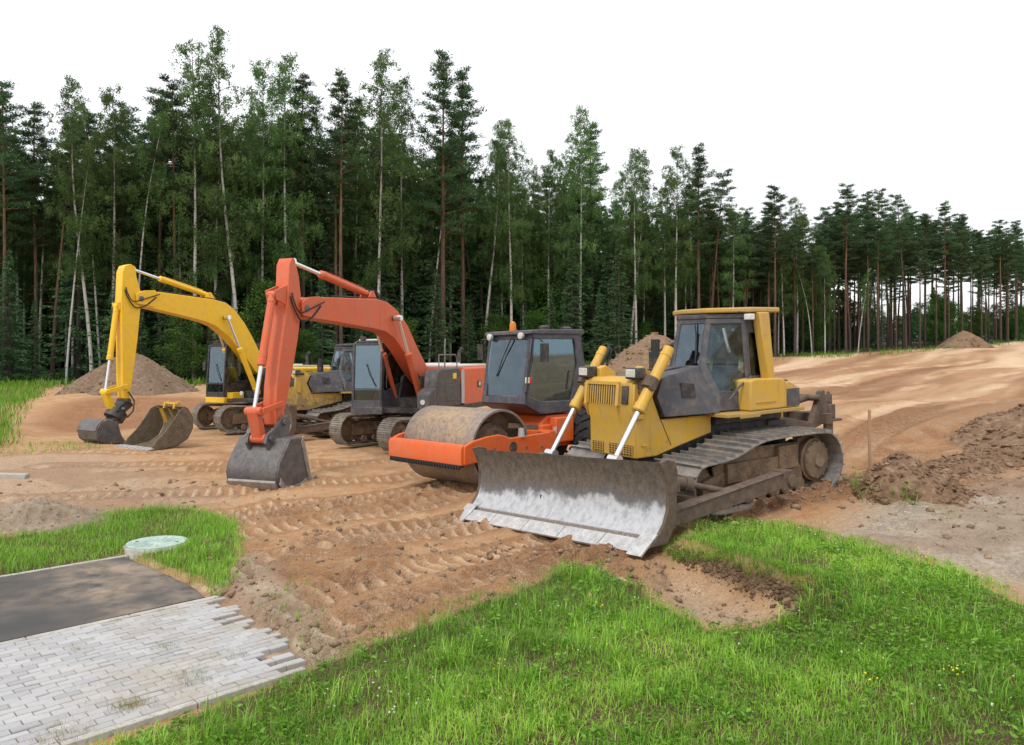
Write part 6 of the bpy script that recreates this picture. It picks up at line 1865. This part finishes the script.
S_ = .006 + .062 * rr_.random(len(pts)) ** 5 + .012 * rr_.random(len(pts))
P3 = np.column_stack([pts, gz(pts[:, 0], pts[:, 1]) + S_ * .15])
rv, rf = rocks(P3, S_, 78)
tag(np_mesh('rubble', rv, rf, heap_mat('loose_clods', (.15, .10, .066), (.28, .19, .125), (.44, .33, .24))), 'loose clods and small stones', 'rubble', kind='stuff')

# torn soil of the cut turf edge
q_ = [Vector((a_, b_)) for a_, b_ in wpoly([(672, 556), (690, 566), (722, 580), (770, 597), (806, 608), (800, 616)])]
TP, TS = [], []
for i in range(1300):
    k = rr_.integers(0, len(q_) - 1); v_ = q_[k].lerp(q_[k + 1], rr_.random())
    o_ = rr_.normal(0, .045); x_ = v_.x + rr_.normal(0, .035); y_ = v_.y + o_ + .02
    s_ = .007 + .034 * rr_.random() ** 4
    TP.append((x_, y_, gz1(x_, y_) + s_ * .2)); TS.append(s_)
rv, rf = rocks(np.array(TP), np.array(TS), 79)
tag(np_mesh('turf_soil', rv, rf, heap_mat('torn_turf_soil', (.075, .048, .03), (.15, .098, .062), (.26, .18, .12))), kind='stuff')
# inspection cover in the verge
mx, my = MX, MY
mh = empty('manhole_cover', (mx, my, -.40 - .005))
tag(mh, 'round pale green manhole cover lying in the grass beyond the path', 'manhole cover')
g_ = MB(); g_.lathe((0, 0, 0), (0, 0, 1), [(-.2, .46), (.03, .46), (.045, .45), (.045, .385), (.03, .38), (.03, .001)], 48)
g_.build('concrete_ring', concrete, mh, bevel=.004)
LID = steel('weathered_green_lid', (.27, .37, .325), (.40, .50, .45), .75, 0, 5, .3, (.46, .52, .46))
l_ = MB(); l_.lathe((0, 0, 0), (0, 0, 1), [(.03, .43), (.062, .43), (.07, .42), (.07, .35), (.064, .34), (.064, .12), (.07, .11), (.07, .001)], 48)
for k in range(16):
    a = 2 * pi * k / 16; l_.box((.23 * cos(a), .23 * sin(a), .068), (.18, .014, .008), (0, 0, a))
lo_ = l_.build('lid', LID, mh)
kh = MB()
for s in (-1, 1):
    kh = MB(); kh.box((s * .30, 0, .067), (.05, .02, .012)); kh.build('keyhole', BLACKPAINT, lo_)
# concrete beam at the left
bx, by = -11.75, 16.4
b_ = MB(); b_.prism([(-.13, -.12), (.13, -.12), (.11, .12), (-.11, .12)], 'x', -1.3, 1.3)
o_ = b_.build('concrete_beam', concrete, None, bevel=.015); o_.location = (bx, by, gz1(bx, by) - .01); o_.rotation_euler = (.03, .04, RAD(8))
tag(o_, 'grey concrete beam half sunk in the sand at the left edge', 'concrete beam')
# survey stake
sx_, sy_ = 6.22, 13.35
s_ = MB(); s_.prism([(-.022, -.016), (.022, -.016), (.022, .016), (-.022, .016)], 'z', -.25, 1.24)
s_.loft([[(-.022, -.016, 1.24), (.022, -.016, 1.24), (.022, .016, 1.24), (-.022, .016, 1.24)], [(-.015, -.01, 1.262), (.016, -.01, 1.256), (.016, .01, 1.256), (-.015, .01, 1.262)]])
wood = NT('weathered_wood'); co_ = wood.coord(); mp_ = wood.node('ShaderNodeMapping'); mp_.inputs['Scale'].default_value = (30, 30, 2); wood.link(co_, mp_.inputs['Vector'])
wood.col(wood.mix(wood.noise(mp_.outputs[0], 2, 5), (.30, .17, .09), (.46, .29, .17))).rough(.85)
o_ = s_.build('survey_stake', wood.m, None, bevel=.003); o_.location = (sx_, sy_, gz1(sx_, sy_)); o_.rotation_euler = (.02, -.03, .4)
tag(o_, 'thin wooden survey stake upright behind the clod heap', 'stake')
# broken stick by the crawler
st_ = MB(); st_.tube([(-.32, 0, .0), (-.1, .03, .06), (.12, .02, .08), (.34, -.03, .02)], .018, 6, .010)
x_, y_ = gpt(778, 500)
o_ = st_.build('stick', wood.m, None); o_.location = (x_, y_, gz1(x_, y_) + .03); o_.rotation_euler = (0, 0, RAD(-35))
o_.name = 'broken_stick'; tag(o_, 'short broken stick on the dirt beside the bulldozer crawler', 'stick')
# ------------------------------------------------------------------ grass, clover and flowers
def grass_mat(name, stops, trans=.35):
    m = NT(name)
    a = m.attr('tone')
    c = m.ramp(a, stops)
    m.n.remove(m.b)
    d = m.node('ShaderNodeBsdfDiffuse'); t = m.node('ShaderNodeBsdfTranslucent'); g = m.node('ShaderNodeBsdfGlossy'); g.inputs['Roughness'].default_value = .45; g.inputs['Color'].default_value = (.8, .85, .7, 1)
    m.link(c, d.inputs['Color']); m.link(c, t.inputs['Color'])
    x = m.node('ShaderNodeMixShader'); x.inputs[0].default_value = trans; m.link(d.outputs[0], x.inputs[1]); m.link(t.outputs[0], x.inputs[2])
    y = m.node('ShaderNodeMixShader'); y.inputs[0].default_value = .035; m.link(x.outputs[0], y.inputs[1]); m.link(g.outputs[0], y.inputs[2])
    m.link(y.outputs[0], m.out.inputs['Surface'])
    return m.m
GRASS = grass_mat('meadow_grass', [(0, (.34, .26, .10)), (.07, (.30, .27, .08)), (.10, (.095, .21, .018)), (.45, (.20, .42, .034)), (.75, (.31, .56, .055)), (1, (.48, .66, .11))])
CLOVER = grass_mat('clover_leaves', [(0, (.08, .20, .02)), (1, (.19, .38, .04))], .25)
gr = np.random.default_rng(99)
def blades(name, P, H, Wd, tone, bend, mat=None, yaw=None):
    n = len(P)
    yaw = gr.uniform(0, 2 * pi, n) if yaw is None else yaw
    dx, dy = np.cos(yaw), np.sin(yaw)
    sx, sy = -dy, dx
    b = bend * H
    base = P; mid = P + np.stack([dx * b * .3, dy * b * .3, H * .58], 1); tip = P + np.stack([dx * b, dy * b, H * (1 - .25 * np.minimum(bend, 1.4) ** 2)], 1)
    w = np.stack([sx * Wd / 2, sy * Wd / 2, np.zeros(n)], 1)
    V = np.stack([base - w, base + w, mid - w * .8, mid + w * .8, tip], 1).reshape(-1, 3)
    k = (np.arange(n) * 5)[:, None]
    Fc = np.concatenate([k + [0, 1, 3], k + [0, 3, 2], k + [2, 3, 4]])
    o = np_mesh(name, V, Fc, mat or GRASS, attrs={'tone': ('POINT', np.repeat(np.clip(tone, 0, 1), 5))})
    return tag(o, kind='stuff')
def sample(poly, dens, hi, test):
    P = np.array(poly); x0, y0 = P.min(0) - .1; x1, y1 = P.max(0) + .1
    n = int((x1 - x0) * (y1 - y0) * hi)
    x = gr.uniform(x0, x1, n); y = gr.uniform(y0, y1, n)
    u = CU + F * x / np.maximum(y, .1)
    vis = (u > -160) & (u < 1240) & (y > 4.3)
    x, y = x[vis], y[vis]
    jx = x + .12 * fbm(x, y, 3, 2.6, 3) + .06 * fbm(x, y, 3, 8, 61); jy = y + .12 * fbm(x, y, 3, 2.6, 4) + .06 * fbm(x, y, 3, 8, 62)
    s = sdf_poly(jx, jy, poly)
    k = test(x, y, s) * dens(x, y)
    ok = gr.random(len(x)) < k
    return x[ok], y[ok], s[ok]
# the lawn in front
def lawn_keep(x, y, s):
    patch = fbm(x, y, 4, .9, 63); bare = sstep(.05, .2, fbm(x, y, 4, .9, 64)) * .62
    bw = sdf_poly(x, y, wpoly_bowl); hm = sdf_poly(x, y, HUMP)
    s = np.where((hm > -.3) & (bw < -.06), np.maximum(s, .05 - bw), np.where((hm > -.3) & (bw > -.08) & (bw < .3), -1, s))
    return sstep(-.22, .26, s) * (1 - bare * (bw < -.6)) * (.75 + .8 * np.clip(patch, -.5, .5)) * (path_sdf(x, y) < -.01)
x, y, s = sample(LAWN, lambda x, y: np.clip((6.5 / np.hypot(x, y)) ** 1.0, .3, 1), 4300, lawn_keep)
tuft = np.clip(fbm(x, y, 4, 2.4, 65) + .5, 0, 1); fine = np.clip(fbm(x, y, 3, 9, 66) + .5, 0, 1)
n = len(x)
Hh = (.03 + .15 * tuft ** 1.5 * (.3 + 1.1 * fine)) * gr.uniform(.55, 1.5, n) * (.7 + .3 * sstep(0, .5, s))
tone = .10 + .78 * np.clip(1.7 * fbm(x, y, 4, .75, 67) + .5, 0, 1) + gr.normal(0, .13, n)
tone = np.where(gr.random(n) < .05 + .22 * sstep(.08, .25, fbm(x, y, 3, 1.0, 64)), gr.uniform(0, .08, n), np.clip(tone, .11, 1))
blades('grass', np.column_stack([x, y, gz(x, y) - .01]), Hh, gr.uniform(.0035, .0085, n), tone, gr.uniform(.1, 1.3, n))
# taller stems
x, y, s = sample(LAWN, lambda x, y: .9, 95, lambda x, y, s: sstep(0, .3, s) * (path_sdf(x, y) < -.05) * sstep(-.1, .2, fbm(x, y, 3, 1.2, 70)))
n = len(x)
blades('tall_grass', np.column_stack([x, y, gz(x, y) - .01]), gr.uniform(.14, .30, n), gr.uniform(.003, .006, n), np.where(gr.random(n) < .3, .05, gr.uniform(.3, .9, n)), gr.uniform(.05, .7, n))
# coarse tussocks
cx_, cy_, s = sample(LAWN, lambda x, y: 1, 7, lambda x, y, s: sstep(.05, .3, s) * (path_sdf(x, y) < -.15))
k = gr.integers(14, 46, len(cx_)); x = np.repeat(cx_, k) + gr.normal(0, .05, k.sum()); y = np.repeat(cy_, k) + gr.normal(0, .05, k.sum()); n = len(x)
blades('tussock_grass', np.column_stack([x, y, gz(x, y) - .01]), np.repeat(gr.uniform(.12, .27, len(cx_)), k) * gr.uniform(.5, 1.25, n), gr.uniform(.004, .008, n), np.clip(np.repeat(gr.uniform(.15, .85, len(cx_)), k) + gr.normal(0, .12, n), 0, 1), gr.uniform(.1, 1.2, n))
# overhanging fringe of the cut turf
x = gr.uniform(1.2, 5.2, 60000); y = gr.uniform(7.0, 12.0, 60000)
bw = sdf_poly(x, y, wpoly_bowl); hm = sdf_poly(x, y, HUMP)
ok = (bw > -.20) & (bw < -.055) & (hm > -.25) & (gr.random(len(x)) < .6); x, y = x[ok], y[ok]; n = len(x)
e_ = .05
gx_ = sdf_poly(x + e_, y, wpoly_bowl) - sdf_poly(x - e_, y, wpoly_bowl); gy_ = sdf_poly(x, y + e_, wpoly_bowl) - sdf_poly(x, y - e_, wpoly_bowl)
blades('fringe_grass', np.column_stack([x, y, gz(x, y) - .01]), gr.uniform(.08, .2, n), gr.uniform(.004, .008, n), np.where(gr.random(n) < .12, .05, gr.uniform(.15, .75, n)), gr.uniform(.3, 1.6, n), yaw=np.arctan2(gy_, gx_) + gr.normal(0, .7, n))
# verge beyond the path
x, y, s = sample(VERGE, lambda x, y: .8, 2600, lambda x, y, s: sstep(-.16, .15, s) * (path_sdf(x, y) < -.01) * (np.hypot(x - mx, y - my) > .45) * (.7 + .9 * fbm(x, y, 3, 1.1, 71)))
n = len(x); tuft = np.clip(fbm(x, y, 4, 2, 72) + .5, 0, 1)
edge_tall = sstep(-2.4, -1.6, x - .0 * y) * sstep(7, 8, y)
blades('verge_grass', np.column_stack([x, y, gz(x, y) - .01]), (.05 + .13 * tuft + .06 * sstep(-4.3, -3.2, x)) * gr.uniform(.5, 1.4, n), gr.uniform(.005, .009, n), np.where(gr.random(n) < .05, .04, np.clip(.25 + .45 * np.clip(fbm(x, y, 3, .9, 73) + .5, 0, 1) + gr.normal(0, .13, n), .11, 1)), gr.uniform(.1, 1.2, n))
# rough grass by the left edge and along the wood
def patchgrass(name, poly, dens, hi, h0, h1, w, tone0=.2, tone1=.7, soft=.5):
    x, y, s = sample(poly, lambda x, y: 1, hi, lambda x, y, s: sstep(-soft, soft, s) * np.clip(dens + 1.2 * fbm(x, y, 3, .6, 74), 0, 1) * (path_sdf(x, y) < -.02))
    n = len(x)
    blades(name, np.column_stack([x, y, gz(x, y) - .02]), gr.uniform(h0, h1, n), gr.uniform(w * .6, w * 1.3, n), np.where(gr.random(n) < .08, .05, gr.uniform(tone0, tone1, n)), gr.uniform(.1, 1.2, n))
patchgrass('rough_grass', FARGRASS, .95, 110, .12, .42, .026, .10, .45)
patchgrass('sparse_grass', LEFTTUFT, .45, 150, .06, .2, .014, .2, .7, .3)
STRIP = [((u - CU) / F * d, d) for u, d in ((760, 60), (900, 71), (1000, 90), (1060, 104), (1060, 112), (960, 96), (880, 82), (760, 70))]
patchgrass('woodland_grass', STRIP, .15, 30, .12, .45, .05, .10, .24, 1.0)
STRIP2 = [((u - CU) / F * d, d) for u, d in ((-60, 41), (120, 44), (300, 50), (520, 58), (760, 60), (760, 66), (520, 65), (300, 57), (120, 51), (-60, 47))]
patchgrass('woodland_grass', STRIP2, .45, 30, .2, .6, .05, .10, .3, 1.0)
patchgrass('sparse_grass', wpoly([(840, 520), (1010, 490), (1040, 580), (960, 560)]), -.12, 130, .04, .12, .007, .2, .6, .2)
patchgrass('sparse_grass', STONY, .14, 620, .04, .15, .007, .15, .8, .3)
patchgrass('sparse_grass', wpoly([(95, 752), (110, 738), (300, 664), (320, 672), (200, 722)]), .5, 900, .04, .13, .007, .15, .8, .12)
patchgrass('sparse_grass', wpoly([(128, 558), (150, 560), (215, 588), (225, 600), (205, 596), (160, 578)]), .45, 700, .04, .13, .007, .15, .8, .12)
patchgrass('sparse_grass', [(5.55, 12.1), (6.15, 11.7), (6.1, 12.9), (5.75, 13.0)], .55, 500, .12, .42, .012, .12, .5, .15)
patchgrass('sparse_grass', wpoly([(640, 560), (680, 590), (720, 615), (690, 625), (640, 600)]), -.2, 300, .04, .1, .006, .2, .6, .2)
# clover leaves in patches
x, y, s = sample(LAWN, lambda x, y: np.clip(6.5 / np.hypot(x, y), .4, 1), 1100, lambda x, y, s: sstep(0, .2, s) * sstep(-.02, .14, fbm(x, y, 4, .7, 81)) * (path_sdf(x, y) < -.02))
n = len(x)
C3 = np.column_stack([x, y, gz(x, y) + gr.uniform(.02, .085, n)])
an = gr.uniform(0, 6.28, n)
Cs, Ds, Ts = [], [], []
tn = gr.uniform(0, 1, n)
for k in range(3):
    a = an + k * 2.094
    dd = np.stack([np.cos(a), np.sin(a), gr.uniform(-.1, .35, n)], 1)
    Cs.append(C3 + dd * .010); Ds.append(dd); Ts.append(tn)
lf = leaves_mesh('clover', np.concatenate(Cs), gr.uniform(.014, .026, 3 * n), np.concatenate(Ds), np.concatenate(Ts), CLOVER, None, gr, 1.15, .15)
lf.name = 'clover'; tag(lf, kind='stuff')
# broad-leaved weeds
x, y, s = sample(LAWN, lambda x, y: 1, 40, lambda x, y, s: sstep(0, .3, s) * (path_sdf(x, y) < -.1) * np.clip(.5 + 2 * fbm(x, y, 3, .8, 86), 0, 1))
Cs, Ds, Ss, Ts = [], [], [], []
for i in range(len(x)):
    k = gr.integers(6, 14); a0 = gr.uniform(0, 6.28); hh = gr.uniform(.03, .14); tw_ = gr.uniform(.2, .9); z0 = gz1(x[i], y[i])
    for j in range(k):
        a = a0 + j * 2.4; L = gr.uniform(.03, .07); e = gr.uniform(.0, .5)
        Cs.append((x[i] + cos(a) * L * .55, y[i] + sin(a) * L * .55, z0 + .02 + hh * j / k + L * .3 * e)); Ds.append((cos(a), sin(a), e)); Ss.append(L); Ts.append(tw_ + gr.normal(0, .1))
wd = leaves_mesh('weeds', np.array(Cs), np.array(Ss), np.array(Ds), np.array(Ts), CLOVER, None, gr, 2.2, .12)
tag(wd, kind='stuff')
# flower heads
FL = [(720, 528, 30), (775, 525, 60), (800, 533, 60), (840, 548, 70), (890, 566, 50), (940, 580, 40), (700, 545, 20), (860, 590, 20), (380, 715, 30), (410, 722, 30), (440, 700, 25), (560, 650, 20), (620, 640, 20), (700, 690, 15), (900, 680, 18), (960, 700, 20), (820, 630, 18), (620, 600, 14), (1000, 640, 14)]
fx, fy = [], []
for u, v, k in FL:
    a, b = gpt(u, v); sp = .06 * b; k = int(k * .6)
    fx += list(a + gr.normal(0, sp, k)); fy += list(b + gr.normal(0, sp, k))
fx, fy = np.array(fx), np.array(fy); ok = (sdf_poly(fx, fy, LAWN) > .02) & (path_sdf(fx, fy) < -.05); fx, fy = fx[ok], fy[ok]
fz = gz(fx, fy) + gr.uniform(.08, .16, len(fx))
rv, rf = rocks(np.column_stack([fx, fy, fz]), gr.uniform(.005, .0105, len(fx)), 83)
tag(np_mesh('clover_blossom', rv, rf, plain('white_blossom', (.55, .56, .46), .8), smooth=True), kind='stuff')
fx, fy = [], []
for u, v, k in ((930, 578, 6), (955, 690, 10), (600, 622, 5), (1005, 595, 5), (925, 562, 4), (500, 690, 4), (870, 700, 4)):
    a, b = gpt(u, v); fx += list(a + gr.normal(0, .05, k)); fy += list(b + gr.normal(0, .05, k))
fx, fy = np.array(fx), np.array(fy)
rv, rf = rocks(np.column_stack([fx, fy, gz(fx, fy) + gr.uniform(.10, .18, len(fx))]), gr.uniform(.006, .011, len(fx)), 84)
tag(np_mesh('yellow_blossom', rv, rf, plain('yellow_petals', (.78, .62, .02), .7), smooth=True), kind='stuff')
# withered weeds between the pavers
wx_, wy_ = [], []
for u, v, k, sp in ((130, 705, 260, .07), (60, 735, 160, .12), (165, 648, 90, .07), (188, 680, 240, .16), (75, 650, 26, .04), (230, 655, 60, .10), (100, 690, 26, .15), (160, 617, 22, .04)):
    dd = F * (HC - PATH_Z) / (v - HV); wx_ += list((u - CU) / F * dd + gr.normal(0, sp, k)); wy_ += list(dd + gr.normal(0, sp, k))
wx_, wy_ = np.array(wx_), np.array(wy_); n = len(wx_)
ok = path_sdf(wx_, wy_) > 0; wx_, wy_ = wx_[ok], wy_[ok]; n = len(wx_)
blades('dry_weeds', np.column_stack([wx_, wy_, np.full(n, PATH_Z - .01)]), gr.uniform(.02, .09, n), gr.uniform(.002, .004, n), gr.uniform(0, .10, n), gr.uniform(.4, 1.4, n))
